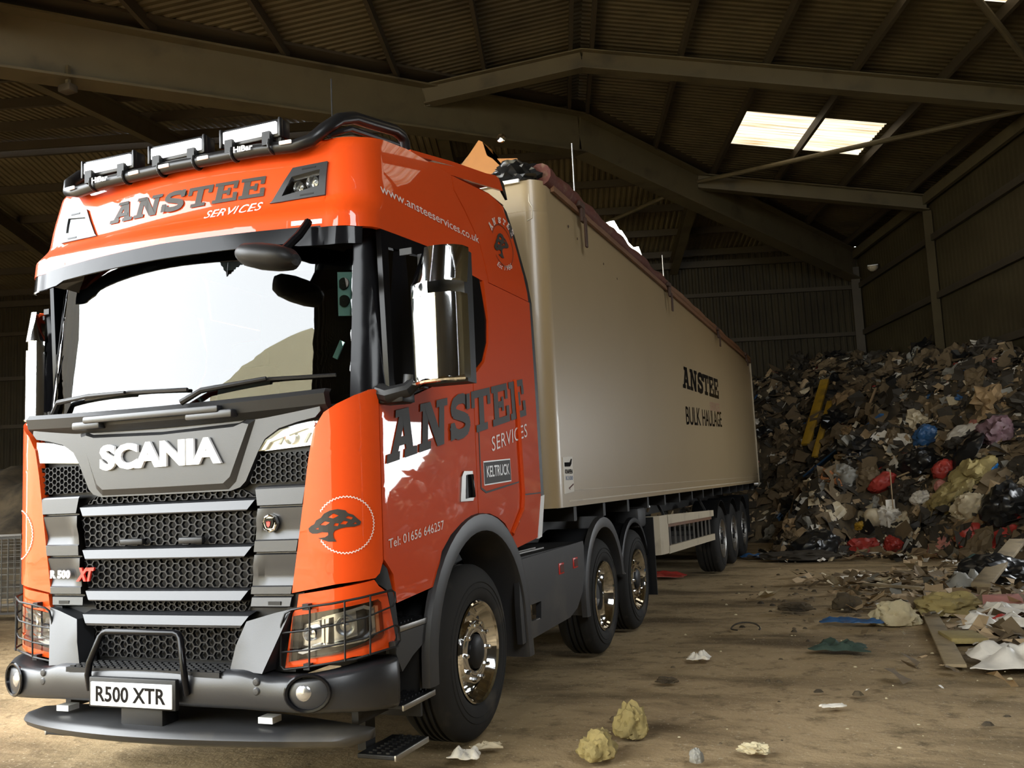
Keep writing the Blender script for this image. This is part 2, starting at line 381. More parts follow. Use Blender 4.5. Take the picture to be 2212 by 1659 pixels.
for k, d in enumerate((.2, 1.85, 3.43, 5.02, 6.6, 8.2)):
    for side, ax, e0, e1, t in ((1, 'u', -22, d, 'right roof slope'), (-1, 'u', -22, -d, 'roof slope above the truck'), (1, 'v', -26, d, 'dark back roof slope'), (-1, 'v', -26, -d, 'left wing roof slope')):
        z = HT-TP*d+.1
        a, b = (B(side*d, e0, z), B(side*d, e1, z)) if ax == 'u' else (B(e0, side*d, z), B(e1, side*d, z))
        st(MB().bar(a, b, .07, .19).build('purlin', M['purlin'], smooth=0), ('purlin at the ridge' if k == 0 else cnt[k]+' down from the ridge')+' on the '+t, 'purlin')
for z in (2.4, 4.1, 5.65, 7.1):
    st(MB().bar(B(W+.03, -3.4, z), B(W+.03, W, z), .1, .16).build('wall_rail', M['purlin'], smooth=0), 'horizontal rail %.1f metres up the tan right wall' % z, 'rail')
    st(MB().bar(B(-26, W+.03, z), B(W, W+.03, z), .1, .12).build('wall_rail', M['purlin'], smooth=0), 'horizontal rail %.1f metres up the dark back wall' % z, 'rail')
st(MB().bar(B(-26, W-.05, EZ-.32), B(W, W-.05, EZ-.32), .1, .2).build('eaves_beam', M['purlin'], smooth=0), 'eaves beam along the top of the back wall', 'beam')
st(MB().bar(B(W-.05, -22, EZ-.3), B(W-.05, W, EZ-.3), .1, .25).build('eaves_beam', M['beam'], smooth=0), 'eaves beam along the top of the right wall', 'beam')
# ------------------------------------------------------------------ body surfaces of the truck: (T, z) -> point; T runs round the cab from the middle of its front
class Surf:
    L = .4
    def __init__(s, f, w, r, bow, A, smooth=False): s.f, s.w, s.r, s.bow, s.A, s.smooth = f, w, r, bow, A, smooth
    def par(s, z):
        r = s.r; w = lerp(s.w, z); a = w-r; f = lerp(s.f, z)
        if s.smooth:                                                    # the arc takes over the slope of the bowed front
            t0 = math.atan(2*s.bow/a); return f, w, r, a, f+s.bow+r/(1-math.sin(t0))*math.cos(t0)
        return f, w, r, a, f+s.bow+r
    def pt0(s, T, z):
        sg = -1. if T < 0 else 1.; t = abs(T); f, w, r, a, yc = s.par(z)
        if t <= s.A:
            x = t*a/s.A; return Vector((sg*x, f+s.bow*(x/a)**2, z))
        if t <= s.A+s.L:
            th = (t-s.A)/s.L*math.pi/2
            if s.smooth:
                t0 = math.atan(2*s.bow/a); r /= 1-math.sin(t0); th = t0+(math.pi/2-t0)*(t-s.A)/s.L; return Vector((sg*(a+r*(math.sin(th)-math.sin(t0))), yc-r*math.cos(th), z))
            return Vector((sg*(a+r*math.sin(th)), yc-r*math.cos(th), z))
        return Vector((sg*w, yc+t-s.A-s.L, z))
    def nrm(s, T, z):
        e = .004; n = (s.pt0(T+e, z)-s.pt0(T-e, z)).cross(s.pt0(T, z+e)-s.pt0(T, z-e)); n.normalize(); return n
    def pt(s, T, z, off=0.):
        p = s.pt0(T, z); return p + s.nrm(T, z)*off if off else p
    def T(s, k, v, z):
        f, w, r, a, yc = s.par(z)
        if k == 'f': return v*s.A/a
        if k == 'c': return s.A+s.L*v
        return s.A+s.L+v-yc
LOW = Surf([(0, .09), (3, .09)], [(0, 1.21), (3, 1.21)], .26, .03, .95)
WS = Surf([(1.9, .04), (2.05, .055), (2.9, .148), (3.0, .16)], [(2, 1.21), (2.5, 1.205), (3, 1.195)], .25, .2, .95, True)
FA = Surf([(2.86, .115), (3.02, .13), (3.07, .175), (3.12, .215), (3.235, .2285), (3.45, .27), (3.52, .32)], [(2.8, 1.205), (3.0, 1.20), (3.3, 1.165), (3.6, 1.12)], .21, .075, .95)
MASK = Surf([(0, .10), (3, .10)], [(0, 1.21), (3, 1.21)], .26, .025, .95)
BU = Surf([(0, -.08), (3, -.08)], [(0, 1.225), (3, 1.225)], .40, .06, .825)

def fill2d(loops):
    bm = bmesh.new()
    for lp in loops:
        vs = [bm.verts.new((x, z, 0)) for x, z in lp]
        for i in range(len(vs)): bm.edges.new((vs[i], vs[(i+1) % len(vs)]))
    bmesh.ops.triangle_fill(bm, edges=list(bm.edges), use_beauty=True, use_dissolve=False, normal=(0, 0, 1))
    return bm
def cut2d(bm, xs, zs):
    for x in xs:
        bmesh.ops.bisect_plane(bm, geom=list(bm.verts)+list(bm.edges)+list(bm.faces), plane_co=(x, 0, 0), plane_no=(1, 0, 0), dist=1e-5)
    for z in zs:
        bmesh.ops.bisect_plane(bm, geom=list(bm.verts)+list(bm.edges)+list(bm.faces), plane_co=(0, z, 0), plane_no=(0, 1, 0), dist=1e-5)
def loop2d(S, pts, n=5, closed=True):
    out = []
    for i, (k, v, z) in enumerate(pts):
        if not closed and i == len(pts)-1: out.append((S.T(k, v, z), z)); break
        k2, v2, z2 = pts[(i+1) % len(pts)]
        if k == k2:
            for q in range(n): f = q/n; out.append((S.T(k, v+(v2-v)*f, z+(z2-z)*f), z+(z2-z)*f))
        else:
            a, b = S.T(k, v, z), S.T(k2, v2, z2)
            for q in range(n): f = q/n; out.append((a+(b-a)*f, z+(z2-z)*f))
    return out
def solid(bm, mapf, th, name, mt, parent, smooth=35):
    """2D faces -> a sheet on a surface, th thick"""
    bm.verts.index_update(); n = len(bm.verts)
    bm.verts.ensure_lookup_table()
    front = [mapf(v.co.x, v.co.y, v.co.z) for v in bm.verts]
    fs = [[v.index for v in f.verts] for f in bm.faces]
    mb = MB()
    if th:
        back = [mapf(v.co.x, v.co.y, -th) for v in bm.verts]
        ed = [[v.index for v in e.verts] for e in bm.edges if len(e.link_faces) == 1]
        mb.add(front+back, fs+[[i+n for i in f[::-1]] for f in fs]+[(a, b, b+n, a+n) for a, b in ed])
    else: mb.add(front, fs)
    bm.free()
    return mb.build(name, mt, parent, smooth)
def panel(name, S, pts, mt, parent, off=0., th=.02, holes=(), sgn=1, sym=False, tstep=.08, zstep=.1, smooth=35):
    lo = loop2d(S, pts, 5, not sym)
    if sym: lo = lo + [(-x, z) for x, z in lo[::-1]]
    loops = [lo]+[loop2d(S, h) for h in holes]
    if sym: loops += [[(-x, z) for x, z in loop2d(S, h)] for h in holes]
    cl = []
    for l in loops:
        c = []
        for p in l:
            if not c or (abs(p[0]-c[-1][0])+abs(p[1]-c[-1][1])) > 1e-4: c.append(p)
        if abs(c[0][0]-c[-1][0])+abs(c[0][1]-c[-1][1]) < 1e-4: c.pop()
        cl.append(c)
    bm = fill2d(cl); X = [p[0] for l in cl for p in l]; Z = [p[1] for l in cl for p in l]
    ts = []
    x = math.floor(min(X)/.04)*.04
    while x < max(X):
        ax = abs(x)
        st_ = .04 if S.A-.05 < ax < S.A+S.L+.05 else tstep*2
        ts.append(x); x += st_
    zs = [min(Z)+zstep*k for k in range(1, int((max(Z)-min(Z))/zstep)+1)]
    cut2d(bm, ts, zs)
    return solid(bm, lambda T, z, d: S.pt(T*sgn, z, off+d), th, name, mt, parent, smooth)

# lettering
def letters(s):
    """block slab-serif capitals as quads in a unit cell"""
    G = {'A': (1.02, [[(.10, 0), (.32, 0), (.60, 1), (.38, 1)], [(.68, 0), (.92, 0), (.66, 1), (.40, 1)], [(.25, .27), (.78, .27), (.73, .44), (.30, .44)], [(0, 0), (.42, 0), (.42, .17), (0, .17)], [(.58, 0), (1.02, 0), (1.02, .17), (.58, .17)], [(.2, .85), (.66, .85), (.66, 1), (.2, 1)]]),
         'N': (1.10, [[(.11, 0), (.33, 0), (.33, 1), (.11, 1)], [(.76, 0), (.97, 0), (.97, 1), (.76, 1)], [(.11, 1), (.40, 1), (.97, 0), (.70, 0)], [(0, 0), (.44, 0), (.44, .17), (0, .17)], [(0, .84), (.36, .84), (.36, 1), (0, 1)], [(.64, .84), (1.10, .84), (1.10, 1), (.64, 1)]]),
         'T': (.96, [[(0, .82), (.96, .82), (.96, 1), (0, 1)], [(0, .60), (.16, .60), (.16, .82), (0, .82)], [(.80, .60), (.96, .60), (.96, .82), (.80, .82)], [(.36, 0), (.60, 0), (.60, .82), (.36, .82)], [(.20, 0), (.76, 0), (.76, .17), (.20, .17)]]),
         'E': (.92, [[(.11, 0), (.35, 0), (.35, 1), (.11, 1)], [(0, .83), (.88, .83), (.88, 1), (0, 1)], [(.35, .42), (.62, .42), (.62, .58), (.35, .58)], [(.52, .32), (.64, .32), (.64, .68), (.52, .68)], [(0, 0), (.92, 0), (.92, .17), (0, .17)], [(.73, .60), (.88, .60), (.88, .83), (.73, .83)], [(.76, .17), (.92, .17), (.92, .42), (.76, .42)]])}
    sp = []
    c = [(.86, .70), (.80, .84), (.62, .90), (.42, .90), (.24, .84), (.18, .72), (.22, .60), (.40, .54), (.62, .47), (.78, .40), (.82, .27), (.76, .15), (.58, .10), (.38, .10), (.20, .17), (.12, .32)]
    for a, b in zip(c, c[1:]):
        d = Vector((b[0]-a[0], b[1]-a[1])); d.normalize(); n = Vector((-d.y, d.x))*.115; e = d*.03
        sp.append([(a[0]-e.x+n.x, a[1]-e.y+n.y), (a[0]-e.x-n.x, a[1]-e.y-n.y), (b[0]+e.x-n.x, b[1]+e.y-n.y), (b[0]+e.x+n.x, b[1]+e.y+n.y)])
    sp += [[(.76, .62), (.92, .62), (.92, .98), (.76, .98)], [(.04, .02), (.20, .02), (.20, .40), (.04, .40)]]
    G['S'] = (.96, sp)
    x = 0.; bm = bmesh.new()
    for ch in s:
        w, qs = G[ch]
        for k, q in enumerate(qs):
            bm.faces.new([bm.verts.new((x+a, b, .0004*k)) for a, b in q])
        x += w+.07
    for v in bm.verts: v.co.x /= (x-.07)
    return bm, x-.07
def font(s, bold=0., gap=1.0, shear=0.):
    cu = bpy.data.curves.new('lettering', 'FONT'); cu.body = s; cu.offset = bold; cu.space_character = gap; cu.resolution_u = 3; cu.shear = shear
    o = bpy.data.objects.new('lettering', cu); me = bpy.data.meshes.new_from_object(o)
    bm = bmesh.new(); bm.from_mesh(me); bpy.data.meshes.remove(me); bpy.data.objects.remove(o); bpy.data.curves.remove(cu)
    xs = [v.co.x for v in bm.verts]; ys = [v.co.y for v in bm.verts]; x0, x1, y0, y1 = min(xs), max(xs), min(ys), max(ys)
    for v in bm.verts: v.co.x = (v.co.x-x0)/(x1-x0); v.co.y = (v.co.y-y0)/(y1-y0)
    bmesh.ops.remove_doubles(bm, verts=bm.verts, dist=1e-5)
    return bm, (x1-x0)/(y1-y0)
def letter_on(name, S, bm, a, b, h0, h1, mt, parent, off=.003, slant=0., slant1=None, th=0., sgn=1, cuts=16):
    """a, b = (T, z) of the baseline's ends; h = heights there; slant = shift of the top along T"""
    cut2d(bm, [k/cuts for k in range(1, cuts)], [])
    s1 = slant if slant1 is None else slant1
    def f(x, y, d):
        T = a[0]+(b[0]-a[0])*x+(slant+(s1-slant)*x)*y; z = a[1]+(b[1]-a[1])*x+(h0+(h1-h0)*x)*y
        return S.pt(T*sgn, z, off+d)
    return solid(bm, f, th, name, mt, parent, 0)
class Plane:
    """flat or slightly bent carrier for letters: origin, along, up, out"""
    def __init__(s, o, x, y): s.o, s.x, s.y = Vector(o), Vector(x), Vector(y); s.n = s.x.cross(s.y).normalized()
    def pt(s, T, z, off=0.): return s.o+s.x*T+s.y*z+s.n*off
def tree_faces(seed=3):
    """oak emblem, unit box: dark silhouette with light holes left in the crown"""
    out = [(.02, .32), (.0, .42), (.06, .50), (.13, .55), (.17, .66), (.27, .74), (.33, .86), (.45, .95), (.58, .98), (.72, .93), (.76, .84), (.86, .78), (.93, .66), (1.0, .56), (.98, .47), (.88, .42), (.72, .42), (.60, .38), (.52, .33), (.49, .24), (.50, .10), (.55, .0), (.40, .0), (.30, .06), (.20, .12), (.34, .14), (.40, .20), (.40, .28), (.28, .30), (.18, .26), (.08, .26)]
    holes = [[(.24, .52), (.36, .50), (.44, .58), (.34, .63)], [(.40, .74), (.50, .70), (.60, .78), (.50, .86)], [(.62, .52), (.72, .50), (.76, .58), (.68, .62)], [(.50, .48), (.58, .46), (.60, .54), (.53, .56)], [(.72, .70), (.82, .64), (.85, .70), (.76, .76)], [(.14, .40), (.22, .38), (.22, .44)], [(.84, .50), (.92, .50), (.90, .56)]]
    return fill2d([out]+holes)
def ring_faces(r0, r1, a0, a1, n, jag=0.):
    bm = bmesh.new(); P = []
    for k in range(n+1):
        a = math.radians(a0+(a1-a0)*k/n); j = jag*(1 if k % 2 else -1)
        P.append((bm.verts.new((.5+(r0+j)*math.cos(a), .5+(r0+j)*math.sin(a), 0)), bm.verts.new((.5+(r1+j)*math.cos(a), .5+(r1+j)*math.sin(a), 0))))
    for p, q in zip(P, P[1:]): bm.faces.new((p[0], p[1], q[1], q[0]))
    return bm

# ------------------------------------------------------------------ the tractor unit
TR = tag(empty('lorry', (0, 0, 0)), 'orange lorry tractor with black grille and roof light bar, coupled to white trailer', 'lorry')
def P(name, S, pts, mt, **k): return panel(name, S, pts, M[mt], TR, **k)
A_, C_, Sd = 'f', 'c', 's'
for sg in (1, -1):
    # corner panel: orange wing beside the grille, up to the door seam
    P('corner_panel', LOW, [(A_, .808, 1.05), (A_, .855, 1.33), (A_, .90, 1.61), (A_, .916, 1.71), (A_, .95, 1.86), (C_, .14, 1.945), (C_, .30, 1.985), (C_, .52, 2.028), (C_, .80, 2.063), (C_, .865, 2.05), (C_, .86, 1.184), (C_, .80, 1.125), (C_, .73, 1.104), (C_, .25, 1.09)], 'orange', sgn=sg, th=.05, off=.006)
    # door
    dr = P('door', LOW, [(C_, .895, 1.19), (Sd, .425, 1.105), (Sd, .455, .957), (Sd, .909, .991), (Sd, 1.0, 1.173), (Sd, 1.13, 1.26), (Sd, 1.295, 1.325), (Sd, 1.545, 1.365), (Sd, 1.545, 2.252), (Sd, 1.40, 2.232), (Sd, .95, 2.125), (Sd, .62, 2.03), (Sd, .45, 2.0), (C_, .895, 2.055)], 'orange', sgn=sg, th=.05)
    if sg == 1:
        TR_DOOR = dr
    hm = MB()
    hz = [(1.27, 1.45), (1.30, 1.60), (1.335, 1.635), (1.465, 1.635), (1.475, 1.47), (1.455, 1.45)]
    hm.prism([(sg*1.206, y, z) for y, z in hz], (sg*.014, 0, 0))
    h = hm.build('door_handle', M['steel'], dr, 30)
    mbk = MB(); mbk.prism([(sg*1.215, y, z) for y, z in [(1.345, 1.465), (1.365, 1.61), (1.44, 1.615), (1.452, 1.475)]], (sg*.008, 0, 0)); mbk.build('handle_recess', M['black'], dr, 0)
    mbk = MB().bar((sg*1.232, 1.425, 1.47), (sg*1.228, 1.415, 1.615), .02, .035, (1, 0, 0), .006); mbk.build('grip', M['gloss'], dr)
    # sleeper side with the rear quarter
    rp = P('rear_side_panel', LOW, [(Sd, 1.555, 1.366), (Sd, 1.734, 1.357), (Sd, 1.87, 1.325), (Sd, 1.995, 1.277), (Sd, 2.10, 1.19), (Sd, 2.175, 1.096), (Sd, 2.62, 1.139), (Sd, 2.74, 1.46), (Sd, 2.72, 2.3), (Sd, 2.69, 2.925), (Sd, 1.80, 2.925), (Sd, 1.85, 2.66), (Sd, 1.835, 2.5), (Sd, 1.75, 2.36), (Sd, 1.62, 2.28), (Sd, 1.555, 2.256)], 'orange', sgn=sg, th=.05)
    MB().tube([(sg*1.212, 2.285, 2.29), (sg*1.218, 2.31, 2.0), (sg*1.218, 2.335, 1.47), (sg*1.218, 2.31, 1.36), (sg*1.214, 2.10, 1.20)], .018, 8).build('crease_strip', M['orange'], rp)
    MB().bar((sg*1.211, 2.345, 1.462), (sg*1.211, 2.74, 1.468), .006, .008).build('panel_gap', M['black'], rp, 0)
    MB().prism([(sg*1.205, 1.60, 1.93), (sg*1.205, 1.60, 1.52), (sg*1.205, 1.68, 1.49), (sg*1.205, 2.28, 1.55), (sg*1.205, 2.29, 1.56), (sg*1.205, 1.69, 1.503), (sg*1.205, 1.612, 1.53), (sg*1.205, 1.612, 1.93)], (sg*.008, 0, 0)).build('locker_seam', M['letter_grey'], rp, 0)
    MB().prism([(sg*1.19, 2.74, 1.44), (sg*1.19, 2.64, 1.13), (sg*1.19, 2.72, 1.14), (sg*1.19, 2.82, 1.45)], (sg*.02, 0, 0)).add([], []).build('lower_deflector', M['white'], TR, 0)
    MB().grid([[(sg*(x-.012), ya, z), (sg*(x-.006), yb, z)] for ya, yb, z, x in [(2.73, 2.82, 1.44, 1.21), (2.71, 2.80, 2.3, 1.21), (2.68, 2.77, 2.93, 1.205), (2.655, 2.74, 3.10, 1.19), (2.545, 2.63, 3.45, 1.143), (2.46, 2.54, 3.62, 1.12), (2.40, 2.46, 3.66, 1.115)]], (-sg*.02, 0, 0)).build('edge_rubber', M['black'], TR, 0)
    # roof rear quarter
    rq = P('roof_quarter', FA, [(Sd, 1.54, 3.60), (Sd, 1.54, 3.50), (Sd, 1.66, 3.40), (Sd, 1.84, 3.20), (Sd, 1.91, 2.935), (Sd, 2.69, 2.935), (Sd, 2.66, 3.10), (Sd, 2.55, 3.45), (Sd, 2.46, 3.635), (Sd, 2.2, 3.66)], 'orange', sgn=sg, th=.04)
    # windows
    P('window_surround', LOW, [(Sd, .47, 2.01), (Sd, .64, 2.035), (Sd, .95, 2.13), (Sd, 1.45, 2.25), (Sd, 1.60, 2.29), (Sd, 1.74, 2.37), (Sd, 1.825, 2.5), (Sd, 1.845, 2.66), (Sd, 1.75, 2.93), (Sd, 1.5, 2.96), (Sd, 1.40, 3.01), (Sd, .60, 2.97), (Sd, .42, 2.95)], 'gloss', sgn=sg, off=-.012, th=.03, holes=[[(Sd, .52, 2.12), (Sd, .95, 2.20), (Sd, 1.40, 2.31), (Sd, 1.40, 2.90), (Sd, 1.34, 2.94), (Sd, .50, 2.86)]], zstep=.5)
    P('side_window', LOW, [(Sd, .50, 2.10), (Sd, .95, 2.18), (Sd, 1.42, 2.29), (Sd, 1.42, 2.92), (Sd, 1.34, 2.96), (Sd, .48, 2.88)], 'glass_dark', sgn=sg, off=-.03, th=0, zstep=.5)
    P('pillar', WS, [(C_, .22, 2.03), (C_, .95, 2.0), (Sd, .72, 2.02), (Sd, .70, 2.95), (C_, .55, 2.97), (C_, .22, 2.96)], 'gloss', sgn=sg, off=.004, th=.03)
# roof: the orange visor over the windscreen and the sides back to the seam
roof = P('roof_panel', FA, [(A_, 0, 3.475), (A_, .80, 3.475), (C_, 0, 3.478), (C_, .5, 3.485), (Sd, .5, 3.50), (Sd, .9, 3.565), (Sd, 1.53, 3.60), (Sd, 1.53, 3.495), (Sd, 1.65, 3.39), (Sd, 1.83, 3.19), (Sd, 1.90, 2.93), (Sd, 1.76, 2.925), (Sd, 1.5, 2.935), (Sd, 1.47, 2.98), (Sd, 1.40, 3.0), (Sd, 1.15, 2.985), (Sd, .60, 2.955), (C_, .9, 2.94), (C_, .55, 2.928), (C_, .2, 2.928), (A_, .96, 2.93), (A_, .5, 2.945), (A_, 0, 2.95)], 'orange', sym=True, th=.03, zstep=.03, tstep=.06,
         holes=[[(A_, .745, 3.312), (A_, .94, 3.325), (A_, .94, 3.137), (A_, .64, 3.128)]])
mb = MB()
rows = []
for y, z, w in [(.33, 3.47, .93), (.42, 3.50, 1.04), (.9, 3.57, 1.09), (1.5, 3.62, 1.11), (2.2, 3.67, 1.11), (2.5, 3.66, 1.11)]:
    rows.append([(w*t, y, z+.03*(1-t*t)) for t in np.linspace(-1, 1, 9)])
mb.grid(rows).build('roof_skin', M['orange'], TR, 40)
mb = MB()
for sg in (1, -1):
    mb.prism([(sg*1.10, y, z) for y, z in [(.98, 3.535), (1.6, 3.68), (2.33, 3.845), (2.40, 3.84), (2.47, 3.765), (1.9, 3.665), (1.3, 3.56)]], (sg*.02, 0, 0))
mb.grid([[(x, y, z) for x in np.linspace(-1.1, 1.1, 5)] for y, z in [(1.0, 3.60), (1.6, 3.72), (2.33, 3.845), (2.42, 3.83)]], (0, 0, -.03))
sp = mb.build('roof_deflector', M['orange'], TR, 20)
for sg in (1, -1): MB().prism([(sg*1.098, y, z) for y, z in [(2.40, 3.85), (2.47, 3.76), (2.56, 3.72), (2.50, 3.83), (2.44, 3.855)]], (sg*.02, 0, 0)).build('edge_rubber', M['black'], sp, 0)
# windscreen and sun visor
P('windscreen', WS, [(A_, 0, 2.03), (A_, .6, 2.035), (C_, 0, 2.04), (C_, .23, 2.05), (C_, .23, 2.93), (C_, 0, 2.945), (A_, .5, 2.96), (A_, 0, 2.965)], 'glass', sym=True, th=0, tstep=.03, zstep=.06, off=0.)
P('windscreen_border', WS, [(A_, 0, 2.77), (A_, .62, 2.77), (A_, .72, 2.74), (A_, .93, 2.735), (C_, .34, 2.73), (C_, .34, 2.95), (A_, .93, 2.955), (A_, 0, 2.97)], 'gloss', sym=True, th=.006, off=-.008)
VS = Surf([(2.78, .066), (2.95, .083), (3.0, .088)], [(2.5, 1.205), (3, 1.2)], .22, .115, .96)
P('sun_visor', VS, [(A_, 0, 2.95), (A_, .96, 2.938), (C_, .62, 2.932), (C_, .62, 2.835), (C_, .1, 2.828), (A_, .85, 2.835), (A_, .78, 2.855), (A_, 0, 2.862)], 'gloss', sym=True, th=.012, tstep=.05)
for sg in (1, -1):
    P('clearance_light', FA, [(A_, .80, 2.955), (A_, .975, 2.95), (A_, .975, 2.975), (A_, .80, 2.98)], 'marker', sgn=sg, off=.002, th=.02)
    # roof lamps set into the visor
    lf = P('roof_lamp', FA, [(A_, .742, 3.316), (A_, .945, 3.329), (A_, .945, 3.132), (A_, .618, 3.122), (A_, .635, 3.138)], 'grey', sgn=sg, off=.012, th=.06, holes=[[(A_, .742, 3.262), (A_, .905, 3.285), (A_, .905, 3.19), (A_, .69, 3.155)]])
    panel('lamp_bowl', FA, [(A_, .73, 3.27), (A_, .91, 3.292), (A_, .91, 3.18), (A_, .67, 3.148)], M['lamp_dark'], lf, sgn=sg, off=-.05, th=.01)
    for x, z, r in ((.775, 3.213, .034), (.855, 3.232, .04)):
        q = FA.pt(sg*FA.T('f', x, z), z, -.04)
        MB().lathe([(.001, -.004), (r*.5, .004), (r*.9, -.02), (r, -.022), (r, .0)], 16, q, 'y').build('reflector', M['lens'], lf)
    panel('bright_trim', FA, [(A_, .745, 3.268), (A_, .905, 3.288), (A_, .905, 3.268), (A_, .738, 3.25)], M['lens'], lf, sgn=sg, off=-.015, th=.02)
    panel('lamp_glass', FA, [(A_, .742, 3.262), (A_, .905, 3.285), (A_, .905, 3.19), (A_, .69, 3.155)], M['lampglass'], lf, sgn=sg, off=.004, th=0)
    for z in (3.30, 3.145): panel('slot', FA, [(A_, .80, z-.004), (A_, .88, z), (A_, .88, z+.009), (A_, .80, z+.005)], M['black'], lf, sgn=sg, off=.014, th=.004)
# cab inside: dark trim, seats, wheel
mb = MB(); mb.box((0, 2.52, 2.35), (2.3, .04, 2.3)); mb.box((0, 1.4, 1.42), (2.3, 2.2, .05)); mb.box((0, .55, 1.85), (2.2, .5, .32), None, .05); mb.box((0, 1.5, 3.2), (2.0, 1.9, .03)); mb.box((0, .45, 2.93), (2.1, .35, .1))
ci = mb.build('cab_interior', M['interior'], TR, 0)
for x in (-.55, .6):
    mb = MB(); mb.box((x, 1.25, 1.75), (.5, .5, .14), None, .05); mb.box((x, 1.52, 2.1), (.48, .14, .72), Matrix.Rotation(-.15, 3, 'X'), .05); mb.box((x, 1.58, 2.55), (.28, .1, .2), None, .04); mb.box((x, 1.25, 1.56), (.3, .3, .28))
    mb.build('seat', M['interior'], ci)
MB().tube([Vector((-.55+.23*math.cos(a), .80+.1*math.sin(a), 2.02+.2*math.sin(a))) for a in np.linspace(0, 2*math.pi, 24, endpoint=False)], .016, 8, True).build('steering_wheel', M['black'], ci)
cd = MB().box((1.0, .375, 2.60), (.085, .01, .24), Matrix.Rotation(.5, 3, 'Z'), 0).build('hanging_card', M['aqua'], TR, 0)
for z in (2.655, 2.56): MB().lathe([(.001, 0), (.032, 0), (.032, -.012), (.001, -.012)], 16, (.998, .366, z), 'y').build('card_window', M['interior'], cd)
MB().box((.985, .315, 2.29), (.03, .008, .1), Matrix.Rotation(.5, 3, 'Y')).build('screen_sticker', M['aqua'], TR, 0)
# wipers and cowl
mb = MB()
for zs_ in [[(1.93, .085), (1.965, .045), (2.02, .03), (2.045, .05)]]:
    mb.grid([[(x, y+.055*(x/.95)**2+.012*(1 if abs(x) > .6 else 0)*(abs(x)-.6)/.35, z+.02*(abs(x)/.95)**2) for x in np.linspace(-1.02, 1.02, 25)] for z, y in zs_], (0, .05, 0))
cw = mb.build('cowl', M['black'], TR, 25)
for x, w in ((-.47, .20), (.37, .30)):
    MB().box((x, .045, 1.972), (w, .06, .045), None, .012).build('hinge_cover', M['grey'], cw)
MB().box((-.02, .03, 2.0), (.92, .05, .038), None, .01).build('cowl_step', M['grey'], cw)
for pts, nm in (([(-.868, 2.07), (-.82, 2.132), (-.50, 2.138), (-.192, 2.13)], [(-.56, 2.128), (-.192, 2.134), (.207, 2.118)]), ([(.195, 2.045), (.307, 2.10), (.655, 2.141)], [(.42, 2.112), (.655, 2.143), (.985, 2.147)])):
    w = MB().tube([WS.pt(WS.T('f', x, z), z, .045) for x, z in pts], [.018, .016, .012, .009][:len(pts)], 8).build('wiper', M['black'], TR)
    MB().tube([WS.pt(WS.T('f', x, z), z, .018) for x, z in nm], .011, 6).build('wiper_blade', M['black'], w)
MB().tube([(-.99, .30, 2.06), (-.985, .29, 2.45)], .004, 5).build('aerial', M['black'], TR)
# ------------------------------------------------------------------ front mask
def trap(z0, l0, r0, z1, l1, r1):
    return lambda z: (l0+(l1-l0)*(z-z0)/(z1-z0), r0+(r1-r0)*(z-z0)/(z1-z0))
def hexmesh(name, S, z0, l0, r0, z1, l1, r1, cw=.058, ch=.042, off=-.012, dep=.02, t=.075, parent=None, mt='mesh'):
    tr = trap(z0, l0, r0, z1, l1, r1); mb = MB(); lo, hi = min(l0, l1), max(r0, r1)
    n = int((hi-lo)/(cw*.75))+2; m = int((z1-z0)/ch)+2
    for i in range(n):
        for j in range(m):
            cx, cz = lo+i*cw*.75, z0+(j+.5*(i % 2))*ch
            def q(k):
                out = []
                for a, b in ((.5, 0), (.25, .5), (-.25, .5), (-.5, 0), (-.25, -.5), (.25, -.5)):
                    z = min(max(cz+b*ch*k, z0), z1); l, r = tr(z); x = min(max(cx+a*cw*k, l), r); out.append((x, z))
                return out
            o, i_ = q(1.0), q(1-2*t)
            if max(p[0] for p in i_)-min(p[0] for p in i_) < cw*.25 or max(p[1] for p in i_)-min(p[1] for p in i_) < ch*.2: 
                pt = [S.pt(S.T('f', x, z), z, off-dep*.5) for x, z in o]
                if max(p[0] for p in o)-min(p[0] for p in o) > .004: mb.add(pt, [tuple(range(6))])
                continue
            A = [S.pt(S.T('f', x, z), z, off) for x, z in o]; Bq = [S.pt(S.T('f', x, z), z, off) for x, z in i_]; Cq = [S.pt(S.T('f', x, z), z, off-dep) for x, z in i_]
            mb.add(A+Bq+Cq, [(k, (k+1) % 6, 6+(k+1) % 6, 6+k) for k in range(6)]+[(6+k, 6+(k+1) % 6, 12+(k+1) % 6, 12+k) for k in range(6)])
    return mb.build(name, M[mt], parent or TR, 0, recalc=False)
P('mask_backing', MASK, [(A_, 0, .66), (A_, .76, .66), (A_, .80, 1.0), (A_, .89, 1.59), (A_, .96, 1.92), (A_, .96, 2.0), (A_, 0, 1.93)], 'black', sym=True, off=-.06, th=.02, zstep=.4)
hood = P('hood', MASK, [(A_, 0, 1.572), (A_, .44, 1.574), (A_, .50, 1.59), (A_, .535, 1.62), (A_, .612, 1.768), (A_, .655, 1.832), (A_, .74, 1.882), (A_, .85, 1.908), (A_, .955, 1.925), (A_, .985, 1.955), (A_, .975, 2.02), (A_, .64, 1.985), (A_, .56, 1.945), (A_, 0, 1.93)], 'grey', sym=True, th=.05)
